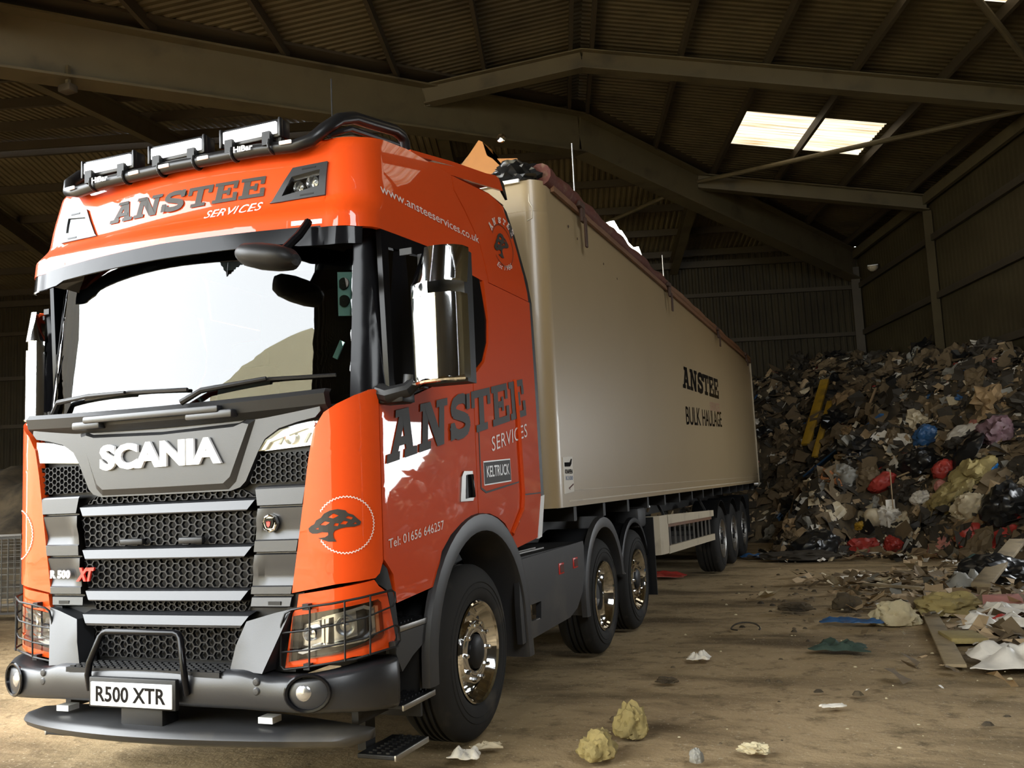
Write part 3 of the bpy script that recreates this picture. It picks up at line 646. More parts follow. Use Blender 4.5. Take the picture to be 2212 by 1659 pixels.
def raised(S, pts, h, inset, name, mt, parent):
    lo = loop2d(S, pts, 4, False); lo = lo+[(-x, z) for x, z in lo[::-1]]
    c = []
    for p in lo:
        if not c or abs(p[0]-c[-1][0])+abs(p[1]-c[-1][1]) > 1e-4: c.append(p)
    if abs(c[0][0]-c[-1][0])+abs(c[0][1]-c[-1][1]) < 1e-4: c.pop()
    zm = sum(p[1] for p in c)/len(c); wx = max(p[0] for p in c); wz = max(p[1] for p in c)-min(p[1] for p in c)
    inn = [(x*(1-inset/wx), zm+(z-zm)*(1-2*inset/wz)) for x, z in c]
    mb = MB(); n = len(c); mb.add([S.pt(x, z, 0) for x, z in c]+[S.pt(x, z, h) for x, z in inn], [(i, (i+1) % n, n+(i+1) % n, n+i) for i in range(n)])
    bm = fill2d([inn]); cut2d(bm, [-.3, -.15, 0, .15, .3], [])
    bm.verts.index_update(); mb.add([S.pt(v.co.x, v.co.y, h) for v in bm.verts], [[v.index for v in f.verts] for f in bm.faces]); bm.free()
    return mb.build(name, mt, parent, 20)
raised(MASK, [(A_, 0, 1.580), (A_, .43, 1.582), (A_, .475, 1.62), (A_, .60, 1.935), (A_, .56, 1.945), (A_, .50, 1.925), (A_, 0, 1.91)], .022, .028, 'hood_relief', M['grey'], hood)
bm, _ = font('SCANIA', .052, 1.0)
letter_on('hood_lettering', MASK, bm, (MASK.T(A_, -.412, 1.79), 1.718), (MASK.T(A_, .412, 1.79), 1.718), .142, .142, M['letter_white'], hood, off=.040, th=.016)
for sg in (1, -1):
    lp = P('day_lamp', MASK, [(A_, .618, 1.77), (A_, .66, 1.826), (A_, .742, 1.872), (A_, .85, 1.896), (A_, .95, 1.908), (A_, .948, 1.85), (A_, .942, 1.788)], 'lens', sgn=sg, off=-.03, th=.01)
    panel('lens_cover', MASK, [(A_, .618, 1.77), (A_, .66, 1.826), (A_, .742, 1.872), (A_, .85, 1.896), (A_, .95, 1.908), (A_, .948, 1.85), (A_, .942, 1.788)], M['lampglass'], lp, sgn=sg, off=.002, th=0)
    panel('light_guide', MASK, [(A_, .625, 1.775), (A_, .665, 1.825), (A_, .945, 1.902), (A_, .945, 1.885), (A_, .68, 1.815), (A_, .65, 1.778)], M['led'] if sg < 0 else M['white'], lp, sgn=sg, off=-.01, th=.012)  # left guide glows to imitate the white reflection in its lens
    q = MASK.pt(sg*MASK.T(A_, .80, 1.83), 1.83, -.02); MB().lathe([(.001, .02), (.02, .012), (.034, -.012), (.036, .02)], 16, q, 'y').build('reflector', M['chrome'], lp)
    for x in (.72, .87): panel('dark_insert', MASK, [(A_, x, 1.80), (A_, x+.03, 1.85), (A_, x+.045, 1.85), (A_, x+.012, 1.80)], M['lamp_dark'], lp, sgn=sg, off=-.022, th=.005)
    if sg == 1: hexmesh('side_mesh', MASK, 1.605, .545, .902, 1.757, .618, .938, .040, .034)
    else: hexmesh('side_mesh', MASK, 1.605, -.902, -.545, 1.757, -.938, -.618, .040, .034)
    # louvred side block: plain ledges with scooped faces
    rows = []
    for z, o in [(1.592, -.03), (1.584, .004), (1.575, .010), (1.492, .016), (1.487, -.008), (1.482, -.008), (1.476, .010), (1.42, .004), (1.37, -.004), (1.352, -.004), (1.318, .008), (1.312, .016), (1.258, .018), (1.253, -.008), (1.248, -.008), (1.242, .010), (1.19, .004), (1.14, -.004), (1.122, -.004), (1.088, .008), (1.082, .016), (1.047, .018), (1.040, -.01), (1.034, -.01), (1.028, .006), (.985, .012), (.972, -.03)]:
        xi = .60 if z > 1.5 else .615+(z-1.5)*.10; xo = .805+(z-1.05)*.168
        r = []
        for k in range(9):
            f = k/8; x = xi+(xo-xi)*f; oo = o
            if abs(o) > .0 and (1.33 < z < 1.45 or 1.10 < z < 1.22): oo = o+(.012 if f < .15 else 0)
            r.append(MASK.pt(sg*MASK.T(A_, x, z), z, oo))
        rows.append(r)
    MB().grid(rows).build('grille_side_block', M['grey'], TR, 20)
    MB().box(MASK.pt(sg*MASK.T(A_, .705, 1.0), 1.0, .011), (.075, .006, .018)).build('vent_slot', M['black'], TR, 0)
for zt, xt in ((1.519, .587), (1.283, .566), (1.060, .54)):
    rows = []
    for dz, o, dx in [(.018, -.045, .012), (.002, .008, .006), (-.044, .022, -.03), (-.050, .020, -.035), (-.056, -.04, -.03)]:
        rows.append([MASK.pt(MASK.T(A_, (xt+dx)*f, zt+dz), zt+dz, o) for f in np.linspace(-1, 1, 15)])
    MB().grid(rows).build('grille_bar', M['grey'], TR, 15)
hexmesh('grille_mesh', MASK, 1.537, -.585, .585, 1.578, -.50, .50, .050, .042, off=-.02)
hexmesh('grille_mesh', MASK, 1.302, -.568, .568, 1.464, -.602, .602)
hexmesh('grille_mesh', MASK, 1.078, -.548, .548, 1.230, -.580, .580)
hexmesh('grille_mesh', MASK, .955, -.50, .50, 1.004, -.53, .53, .05, .034, off=-.03)
hexmesh('grille_mesh', MASK, .705, -.48, .48, .875, -.53, .53, .06, .044, off=-.03)
for sg in (1, -1): MB().box((sg*.20, .088, 1.325), (.16, .03, .034), None, .01).build('tow_cover', M['black'], TR)
bm, _ = font('XT', .05, .95, .3); letter_on('red_badge', MASK, bm, (MASK.T(A_, -.605, 1.12), 1.115), (MASK.T(A_, -.47, 1.12), 1.115), .075, .075, M['red'], TR, off=.02, th=.012)
bm, _ = font('R 500', .045, 1.05); letter_on('model_lettering', MASK, bm, (MASK.T(A_, -.795, 1.16), 1.132), (MASK.T(A_, -.64, 1.16), 1.132), .046, .046, M['letter_white'], TR, off=.03, th=.006)
q = MASK.pt(MASK.T(A_, .695, 1.40), 1.40, .02)
bd = MB().lathe([(.001, -.010), (.034, -.010), (.040, -.014), (.046, -.010), (.047, .01)], 8, q, 'y').build('emblem', M['chrome'], TR)
MB().prism([q+Vector((x, -.012, z)) for x, z in [(-.024, .026), (.024, .026), (.028, .0), (.014, -.026), (-.014, -.026), (-.028, 0)]], (0, -.004, 0)).build('shield', M['gloss'], bd, 0)
MB().prism([q+Vector((x, -.017, z)) for x, z in [(-.012, .012), (-.006, .004), (0, .014), (.006, .004), (.012, .012), (.010, -.010), (.0, -.02), (-.010, -.010)]], (0, -.003, 0)).build('red_beast', M['red'], bd, 0)
# lower front: bar, blades, step
rows = []
for z, o, hx in [(.955, -.05, .56), (.937, .018, .555), (.892, .032, .52), (.880, .030, .51), (.870, -.02, .51)]:
    rows.append([MASK.pt(MASK.T(A_, hx*f, z), z, o) for f in np.linspace(-1, 1, 13)])
MB().grid(rows).build('lower_bar', M['grey'], TR, 15)
for sg in (1, -1):
    pts = [(.497, .015, .685), (.525, .025, .80), (.565, .06, .915), (.72, .085, .955), (.808, .10, .972), (.70, .0, .675)]
    mb = MB(); F = [Vector((sg*x, y, z)) for x, y, z in pts]; mid = Vector((sg*.62, .03, .79))
    Bk = [p+Vector((0, .12, 0)) for p in F]; n = len(F)
    mb.add(F+[mid]+Bk, [(i, (i+1) % n, n) for i in range(n)]+[(i, (i+1) % n, n+1+(i+1) % n, n+1+i) for i in range(n)])
    mb.build('front_blade', M['grey'], TR, 15)
    P('blade_filler', MASK, [(A_, .66, .66), (A_, .70, .80), (A_, .78, 1.04), (A_, .86, 1.05), (A_, .80, .66)], 'black', sgn=sg, off=-.02, th=.02)
mb = MB(); mb.box((0, .03, .675), (1.0, .20, .025))
for i in range(22):
    for j in range(5): mb.box((-.47+i*.045, -.05+j*.036, .690), (.03, .012, .008))
mb.build('front_step', M['black'], TR, 0)
# bumper
def bz(x):
    ax = abs(x)
    top = lerp([(0, .690), (.60, .690), (.76, .655), (.90, .660), (1.15, .690), (2.2, .705)], ax)
    bot = lerp([(0, .515), (.6, .505), (1.0, .485), (1.35, .42), (2.2, .40)], ax); return top, bot
TB = BU.A+BU.L+.46-(-.08+.06+.40)
rows = []
for T in np.linspace(-TB-.0, TB+.0, 81):
    t, b = bz(T); r = []
    e = .03 if abs(T) > TB-.03 else 0
    for z, o in [(t-.004, -.16), (t, -.05), (t-.006, -.012), (t-.022, 0), (t*.5+b*.5, .004), (b+.03, 0), (b+.008, -.012), (b, -.04), (b+.004, -.16)]:
        r.append(BU.pt(T, z, o-e))
    rows.append(r)
bmp = MB().grid(rows).build('bumper', M['grey'], TR, 50)
for sg in (1, -1):
    Tq = sg*BU.T('c', .22, .59); q = BU.pt(Tq, .592, .003); nn = BU.nrm(Tq, .592)
    R = nn.to_track_quat('X', 'Z').to_matrix()
    mb = MB().lathe([(.001, -.03), (.07, -.026), (.078, .004), (.088, .006), (.094, 0)], 24, (0, 0, 0)); mb.v = [tuple(R @ Vector((p[0], p[1]*1.25, p[2]))+q) for p in mb.v]
    fo = mb.build('fog_lamp', M['gloss'], TR)
    mb = MB().lathe([(.001, .006), (.02, .005), (.036, .0), (.044, -.008), (.047, -.02)], 20, (0, 0, 0)); mb.v = [tuple(R @ Vector((p[0], p[1]-sg*.02, p[2]))+q) for p in mb.v]
    mb.build('lens', M['lens'], fo)
    for z in (.645, .600):
        q = BU.pt(sg*BU.T(A_, .695, z), z, .004); MB().lathe([(.001, -.006), (.014, -.005), (.020, 0)], 14, q, 'y').build('sensor', M['skirt'], bmp)
    MB().box((sg*.668, .10, .436), (.085, .075, .03), None).build('underrun_bracket', M['white'], TR, 0)
rows = []
for x in np.linspace(-1, 1, 41):
    ax = abs(x)*1.12; y0 = -.16+.28*ax*ax+(.10*(1-math.sqrt(max(0, 1-((ax-1.02)/.10)**2))) if ax > 1.02 else 0); dz = -.055*(ax/1.12)**2; r = []
    k = 1 if abs(x) < .985 else .6
    for dy, z in [(.0, .372), (-.012, .386), (0, .405), (.02, .418), (.30, .425), (.30, .35), (.03, .345), (.008, .358)]: r.append((x*1.12, y0+dy if dy < .2 else max(.30, y0+.06), .385+(z-.385)*k+dz))
    rows.append(r)
mb = MB().grid(rows, close=True); mb.f += [tuple(range(8)), tuple(40*8+k for k in range(8))]
mb.build('underrun_bar', M['skirt'], TR, 50)
MB().box((.02, -.02, .455), (.27, .12, .13), None, .01).build('tow_bracket', M['black'], TR)
pl = MB().box((0, -.128, .575), (.525, .012, .118), None, .004).build('number_plate', M['plate'], TR)
bm, _ = font('R500 XTR', .022, 1.02); letter_on('plate_lettering', Plane((0, -.1345, 0), (1, 0, 0), (0, 0, 1)), bm, (-.225, .537), (.225, .537), .078, .078, M['gloss'], pl, off=.0015)
MB().box((0, -.112, .582), (.56, .03, .15), None, .006).build('plate_holder', M['black'], pl)
MB().tube([(-.315, -.085, .58), (-.315, -.10, .66), (-.305, -.10, .72), (-.262, -.07, .85), (-.245, -.065, .868), (-.22, -.065, .874), (.22, -.065, .874), (.245, -.065, .868), (.262, -.07, .85), (.305, -.10, .72), (.315, -.10, .66), (.315, -.085, .58)], .017, 10).build('access_hoop', M['gloss'], TR, 60)
# headlamps in orange surrounds behind wire guards
for sg in (1, -1):
    lens_ = [(A_, .776, .712), (A_, .806, .935), (C_, .18, .966), (C_, .78, .997), (C_, .83, .98), (C_, .87, .821), (C_, .82, .80), (C_, .26, .752)]
    hs = P('headlamp_surround', LOW, [(A_, .755, .682), (A_, .804, .948), (A_, .830, .98), (A_, .841, 1.042), (C_, .73, 1.095), (C_, .80, 1.06), (C_, .95, 1.022), (Sd, .435, .785), (Sd, .386, .736), (C_, .43, .733), (A_, .90, .697)], 'orange', sgn=sg, off=-.004, th=.06, holes=[lens_])
    hl = P('headlamp', LOW, [(A_, .765, .70), (A_, .80, .945), (C_, .2, .98), (C_, .9, 1.01), (C_, .95, .80), (C_, .3, .74)], 'lamp_dark', sgn=sg, off=-.075, th=.01)
    panel('lamp_glass', LOW, lens_, M['lampglass'], hl, sgn=sg, off=.004, th=0)
    panel('light_strip', LOW, [(A_, .79, .755), (A_, .84, .745), (A_, .95, .775), (A_, .945, .80), (A_, .85, .772)], M['white'], hl, sgn=sg, off=-.03, th=.02)
    panel('bright_trim', LOW, [(A_, .905, .905), (C_, .1, .935), (C_, .6, .975), (C_, .74, .955), (C_, .76, .83), (C_, .6, .80), (C_, .2, .785), (A_, .90, .78), (A_, .90, .79), (C_, .2, .80), (C_, .6, .815), (C_, .71, .84), (C_, .69, .945), (C_, .58, .958), (C_, .1, .922)], M['lens'], hl, sgn=sg, off=-.02, th=.03)
    panel('reflector', LOW, [(A_, .835, .885), (A_, .925, .905), (A_, .94, .80), (A_, .90, .775), (A_, .83, .785)], M['lens'], hl, sgn=sg, off=-.055, th=.015)
    panel('reflector', LOW, [(A_, .948, .925), (C_, .10, .935), (C_, .08, .80), (A_, .942, .785)], M['chrome'], hl, sgn=sg, off=-.04, th=.02)
    panel('reflector', LOW, [(C_, .16, .94), (C_, .50, .965), (C_, .52, .825), (C_, .16, .80)], M['lens'], hl, sgn=sg, off=-.055, th=.015)
    for k, v, z, r in ((A_, .885, .845, .034), (C_, .34, .88, .046)):
        Tq = sg*LOW.T(k, v, z); q = LOW.pt(Tq, z, -.062); R = LOW.nrm(Tq, z).to_track_quat('X', 'Z').to_matrix()
        mb = MB().lathe([(.001, .012), (r*.4, .008), (r*.45, -.005), (r*.8, .015), (r, .042), (r*1.06, .042), (r*1.08, 0)], 18, (0, 0, 0)); mb.v = [tuple(R @ Vector(p)+q) for p in mb.v]
        mb.build('reflector', M['lens'], hl)
    panel('indicator', LOW, [(C_, .78, .96), (C_, .90, .965), (C_, .93, .83), (C_, .80, .82)], mat('indicator_lens', (.75, .28, .12), .25) if sg > 0 else bpy.data.materials['indicator_lens'], hl, sgn=sg, off=-.03, th=.02)
    G = lambda k, v, z: LOW.pt(sg*LOW.T(k, v, z), z, .035)
    gd = MB()
    rim = [(A_, .757, .70), (A_, .758, .80), (A_, .762, .90), (A_, .785, .955), (A_, .82, .972), (A_, .90, .985), (C_, .2, 1.0), (C_, .5, 1.018), (C_, .92, 1.035), (C_, .98, 1.02), (Sd, .375, .975), (C_, .93, .955)]
    gd.tube([G(*p) for p in rim], .006, 6)
    gd.tube([G(*p) for p in [(A_, .757, .70), (A_, .775, .682), (A_, .90, .697), (C_, .43, .728), (Sd, .37, .752), (Sd, .41, .775), (Sd, .40, .845), (C_, .97, .858)]], .006, 6)
    gd.tube([G(*p) for p in [(A_, .757, .857), (A_, .90, .872), (C_, .2, .895), (C_, .55, .92), (C_, .93, .955)]], .005, 6)
    gd.tube([G(*p) for p in [(A_, .757, .765), (A_, .90, .778), (C_, .2, .80), (C_, .55, .822), (C_, .97, .858)]], .005, 6)
    for a, b in (((A_, .925, .988), (A_, .915, .70)), ((C_, .34, 1.006), (C_, .33, .722)), ((C_, .62, 1.022), (C_, .60, .738))):
        gd.tube([G(*a), G(a[0], (a[1]+b[1])/2, (a[2]+b[2])/2), G(*b)], .005, 6)
    for a in ((A_, .90, .985), (A_, .90, .697), (C_, .99, .76)):
        q = LOW.pt(sg*LOW.T(*a), a[2], .018); gd.box(q, (.035, .035, .03))
    gd.build('lamp_guard', M['black'], TR, 60)
    P('corner_flap', LOW, [(C_, .76, 1.06), (C_, .75, 1.12), (C_, .80, 1.155), (C_, .90, 1.165), (C_, .99, 1.14), (Sd, .45, .96), (Sd, .50, .70), (Sd, .44, .70), (Sd, .435, .80), (C_, .98, 1.03), (C_, .80, 1.07)], 'black', sgn=sg, off=-.008, th=.04)
# lettering on the cab
bm, _ = letters('ANSTEE'); letter_on('visor_lettering', FA, bm, (-.512, 3.178), (.563, 3.176), .125, .12, M['letter_grey'], roof, off=.004, slant=.02)
bm, _ = font('SERVICES', .0, 1.05); letter_on('visor_lettering', FA, bm, (.20, 3.088), (.55, 3.086), .052, .056, M['letter_white'], roof, off=.004, slant=.012)
bm, _ = font('www.ansteeservices.co.uk', .004, 1.0); letter_on('side_lettering', FA, bm, (1.302, 3.160), (2.66, 3.192), .056, .056, M['letter_pink'], roof, off=.004, slant=0)
bm, _ = letters('ANSTEE'); letter_on('door_lettering', LOW, bm, (1.350, 1.675), (3.462, 2.043), .275, .268, M['letter_grey'], TR, off=.0045, slant=.05, slant1=-.035)
bm, _ = font('SERVICES', .0, 1.1); letter_on('door_lettering', LOW, bm, (2.78, 1.763), (3.464, 1.885), .098, .098, M['letter_pink'], TR, off=.004)
bm, _ = font('Tel: 01656 646257', .002, 1.02); letter_on('door_lettering', LOW, bm, (1.347, 1.240), (2.003, 1.300), .048, .052, M['letter_pink'], TR_DOOR, off=.004)
sg_ = P('dealer_plate', LOW, [(Sd, 1.67, 1.548), (Sd, 2.13, 1.570), (Sd, 2.125, 1.712), (Sd, 1.667, 1.690)], 'letter_grey', off=.004, th=.006)
bm, _ = font('KELTRUCK', .012, .98); letter_on('plate_lettering', LOW, bm, (LOW.T(Sd, 1.70, 1.6), 1.592), (LOW.T(Sd, 2.10, 1.6), 1.610), .075, .075, M['letter_white'], sg_, off=.006)
panel('plate_border', LOW, [(Sd, 1.66, 1.54), (Sd, 2.138, 1.562), (Sd, 2.133, 1.720), (Sd, 1.659, 1.698)], M['steel'], sg_, off=.002, th=.005)
def emblem(S, Tc, zc, r, tilt, sgn=1, ring=True, sc=1.0):
    def to(bm, wT, wz, dT, dz, n, mt, off):
        ct, sn = math.cos(tilt), math.sin(tilt)
        def f(x, y, d):
            a, b = dT+(x-.5)*wT, dz+(y-.5)*wz; return S.pt((Tc+a*ct-b*sn)*sgn, zc+a*sn+b*ct, off+d)
        return solid(bm, f, 0, n, mt, TR, 0)
    return to
to = emblem(LOW, 1.10, 1.378, .14, 0)
bm = ring_faces(.47, .49, -150, 150, 90, .012); to(bm, .29, .29, 0, 0, 'saw_ring', M['letter_pink'], .010)
bm = tree_faces(); cut2d(bm, [.1*k for k in range(1, 10)], []); to(bm, .262, .162, -.058, .002, 'tree_emblem', M['letter_grey'], .010)
to = emblem(LOW, 1.10, 1.378, .14, 0, -1)
bm = ring_faces(.47, .49, -180, 180, 90, .012); to(bm, .29, .29, 0, 0, 'saw_ring', M['letter_pink'], .010)
bm = tree_faces(); cut2d(bm, [.1*k for k in range(1, 10)], []); to(bm, .20, .14, .10, .002, 'tree_emblem', M['letter_grey'], .010)
to = emblem(FA, 3.09, 3.285, .2, .16)
bm = tree_faces(); to(bm, .30, .20, -.005, .0, 'tree_emblem', M['letter_grey'], .005)
bm = ring_faces(.475, .49, -150, 150, 60); to(bm, .42, .34, .03, 0, 'saw_ring', M['letter_grey'], .004)
for i, ch in enumerate('ANSTEE'):
    bm, _ = letters(ch); a = math.radians(140-i*20); ca, sa = math.cos(a), math.sin(a)
    def f(x, y, d, ca=ca, sa=sa):
        u, w = (x-.5)*.055, .18+y*.055
        return FA.pt(3.12+ca*w*1.35+sa*u, 3.29+sa*w-ca*u+.04*ca, .005+d)
    solid(bm, f, 0, 'crest_lettering', M['letter_pink'], TR, 0)
bm, _ = font('Est 1986', .004, 1.05)
def f(x, y, d):
    a = math.radians(238+x*62); w = .235-y*.042; return FA.pt(3.12+math.cos(a)*w*1.25, 3.325+math.sin(a)*w+.05*math.cos(a), .005+d)
cut2d(bm, [k/12 for k in range(1, 12)], []); solid(bm, f, 0, 'crest_lettering', M['letter_pink'], TR, 0)
# ------------------------------------------------------------------ wheels, wings, frame
def wheel(kind, x, y, z, r, sg, parent, w=.34):
    """x = outer face of the tyre"""
    root = empty('wheel', (x, y, z), 0, parent)
    hw = w
    tp = [(.30, -.035), (.315, -.012), (.36, .004), (r-.09, .0), (r-.035, -.022), (r-.012, -.045), (r, -.07)]
    n = 5 if kind == 'steer' else 4
    for k in range(n-1):
        a = -.07-(hw-.14)*(k+1)/n; tp += [(r, a+.012), (r-.016, a+.009), (r-.016, a-.009), (r, a-.012)]
    tp += [(r, -hw+.07), (r-.035, -hw+.022), (r-.09, -hw), (.36, -hw), (.30, -hw+.02)]
    ty = MB().lathe(tp, 72, flip=sg).build('tyre', M['rubber'], root, 40)
    for rr in (.385, .42): MB().lathe([(rr-.004, .001), (rr, .006), (rr+.004, .001)], 64, flip=sg).build('sidewall_ring', M['rubber'], root, 60)
    mt = M['chrome'] if kind != 'trailer' else M['steel']
    if kind == 'drive':
        rp = [(.302, -.03), (.310, -.006), (.302, .002), (.288, -.008), (.278, -.03), (.262, -.06), (.255, -.17), (.235, -.185), (.20, -.19), (.175, -.175), (.12, -.17)]; nd, hr, hub = -.185, .168, [(.125, -.175), (.12, -.10), (.10, -.085), (.001, -.08)]
    else:
        rp = [(.302, -.03), (.310, -.006), (.302, .002), (.288, -.008), (.278, -.03), (.262, -.055), (.245, -.085), (.228, -.085), (.215, -.06), (.19, -.03), (.14, -.022), (.115, -.028)]; nd, hr, hub = -.026, .168, [(.105, -.05), (.102, -.018), (.085, -.006), (.05, .0), (.001, .002)]
    MB().lathe(rp, 64, flip=sg).build('rim', mt, root, 30)
    MB().lathe(hub, 32, flip=sg).build('hub', M['black'] if kind != 'drive' else M['chassis'], root, 30)
    for k in range(10):
        a = 2*math.pi*k/10
        mb = MB().lathe([(.015, 0), (.015, .022), (.010, .028), (.001, .028)], 6, (sg*nd, hr*math.cos(a), hr*math.sin(a)), flip=sg); mb.build('wheel_nut', mt, root, 20)
    for k in range(10):
        a = 2*math.pi*(k+.5)/10; q = .222 if kind != 'drive' else .215
        mb = MB().lathe([(.001, .0035), (.017, .003), (.018, 0)], 12, (sg*(-.066 if kind != 'drive' else -.187), q*math.cos(a), q*math.sin(a)), flip=sg); mb.build('hand_hole', M['black'], root, 0)
    return root
for sg in (1, -1):
    wheel('steer', sg*1.215, 1.473, .525, .53, sg, TR)
    wheel('drive', sg*1.225, 4.297, .505, .51, sg, TR)
    wheel('steer', sg*1.215, 5.614, .505, .51, sg, TR)
def arc_band(name, mt, cy, cz, ro, ri, a0, a1, x0, x1, legs=(), lip=.03, n=26):
    """mudguard: a flared ring seen from the side plus the roof over the tread"""
    for sg in (1, -1):
        A = [math.radians(a0+(a1-a0)*k/n) for k in range(n+1)]
        def pr(f): return [(cy-f*math.cos(a), cz+f*math.sin(a)) for a in A]
        O, I = pr(ro), pr(ri)
        if legs:
            (fy, fz), (ry, rz) = legs
            O = [(O[0][0], fz)]+O+[(O[-1][0]+ry, rz)]; I = [(I[0][0], fz)]+I+[(I[-1][0]+ry, rz)]
        rows = []
        for (oy, oz), (iy, iz) in zip(O, I):
            my, mz = (oy+iy)/2, (oz+iz)/2
            rows.append([(sg*(x1-.05), oy, oz), (sg*(x1-.008), oy*.9+iy*.1, oz*.9+iz*.1), (sg*x1, my, mz), (sg*(x1-.004), iy*.9+oy*.1, iz*.9+oz*.1), (sg*(x1-lip), iy, iz), (sg*x0, iy, iz)])
        MB().grid(rows).build(name, M[mt], TR, 50)
arc_band('wheel_arch', 'skirt', 1.56, .56, .815, .685, -2, 178, .85, 1.238, ((0, .46), (.03, .34)))
arc_band('mudguard', 'skirt', 4.33, .55, .665, .555, -12, 172, .70, 1.24, ((0, .40), (.06, .62)))
arc_band('mudguard', 'black', 5.62, .52, .62, .56, 20, 160, .75, 1.20)
for sg in (1, -1):
    MB().box((sg*1.08, 6.19, .69), (.38, .02, .84)).build('mud_flap', M['black'], TR, 0)
    MB().box((sg*.9, .80, .55), (.5, .02, .5)).build('inner_wing', M['chassis'], TR, 0)
    # entry steps
    st_ = MB()
    for y0, z, x1 in ((.66, .832, 1.20), (.67, .432, 1.205), (.60, .20, 1.19)):
        s = MB(); s.box((sg*(x1-.11), y0, z-.012), (.22, .37, .024), None, .006)
        for i in range(3):
            for j in range(9): s.box((sg*(x1-.05-.05*i), y0-.16+.04*j, z+.004), (.022, .012, .008))
        o = s.build('entry_step', M['black'], TR, 0)
        MB().box((sg*(x1+.002), y0, z-.014), (.012, .37, .03), None, .003).build('step_edge', M['steel'], o)
    MB().box((sg*.93, .58, .31), (.05, .10, .26)).build('step_bracket', M['black'], TR, 0)
    P('sill', LOW, [(Sd, .44, .70), (Sd, .455, .80), (Sd, .86, .80), (Sd, .80, .72), (Sd, .62, .66), (Sd, .50, .60)], 'skirt', sgn=sg, off=-.006, th=.06)
    MB().box((sg*.98, .64, .60), (.04, .5, .5)).build('step_well', M['chassis'], TR, 0)
    # side skirt between the axles
    rec = [(2.272, .682), (2.6, .680), (2.582, .556), (2.272, .575)]
    out = [(2.19, .44), (2.17, .70), (2.18, 1.0), (2.25, 1.015), (3.70, 1.035), (3.72, .99), (3.70, .75), (3.62, .62), (3.46, .51), (3.26, .464)]
    bm = fill2d([out, rec])
    sk = solid(bm, lambda y, z, d, sg=sg: Vector((sg*(1.222+d), y, z)), .04, 'side_skirt', M['skirt'], TR, 0)
    MB().box((sg*1.12, 2.43, .62), (.02, .36, .16)).build('step_pocket', M['chassis'], sk, 0)
    MB().box((sg*1.205, 2.42, .552), (.03, .30, .024), None, .004).build('step_tread', M['steel'], sk)
    for y, z in ((3.09, .866), (3.455, .876)):
        fr = MB().box((sg*1.224, y, z), (.010, .115, .085), None, .003).build('side_marker', M['red'], TR)
        MB().box((sg*1.230, y, z), (.006, .085, .058)).build('marker_lens', M['rust'], fr, 0)
    dk = MB().box((sg*.98, 2.95, 1.02), (.46, 1.5, .02)).build('deck_plate', M['chassis'], TR, 0)
    for x in (1.03, 1.10): MB().box((sg*x, 2.75, 1.034), (.02, .55, .012)).build('deck_strip', M['steel'], dk, 0)
    MB().box((sg*.40, 4.0, .92), (.09, 5.6, .28)).build('chassis_rail', M['chassis'], TR, 0)
mb = MB(); mb.box((0, 4.9, 1.10), (.95, .9, .12), None, .03); mb.box((0, 4.9, 1.17), (.8, .7, .05), None, .02)
mb.build('coupling_plate', M['chassis'], TR)
for y in (1.473, 4.297, 5.614): MB().bar((-.95, y, .505), (.95, y, .505), .14, .16).build('axle', M['chassis'], TR, 0)
mb = MB(); mb.box((0, 1.5, 1.0), (1.6, 1.9, .5)); mb.box((0, 2.75, 1.2), (1.9, .25, .25)); mb.box((-.3, 3.3, .8), (.9, 1.0, .5)); mb.box((.0, .45, .9), (1.4, .5, .6)); mb.build('engine_block', M['chassis'], TR, 0)
mb = MB()
for k, x in enumerate((-.5, -.3, .45, .6)): mb.tube([(x, 2.66, 1.5), (x+.05, 2.9, 1.25), (x-.05, 3.05, 1.15), (x*.5, 2.95, 1.6)], .018, 6)
mb.build('air_hose', M['chassis'], TR)
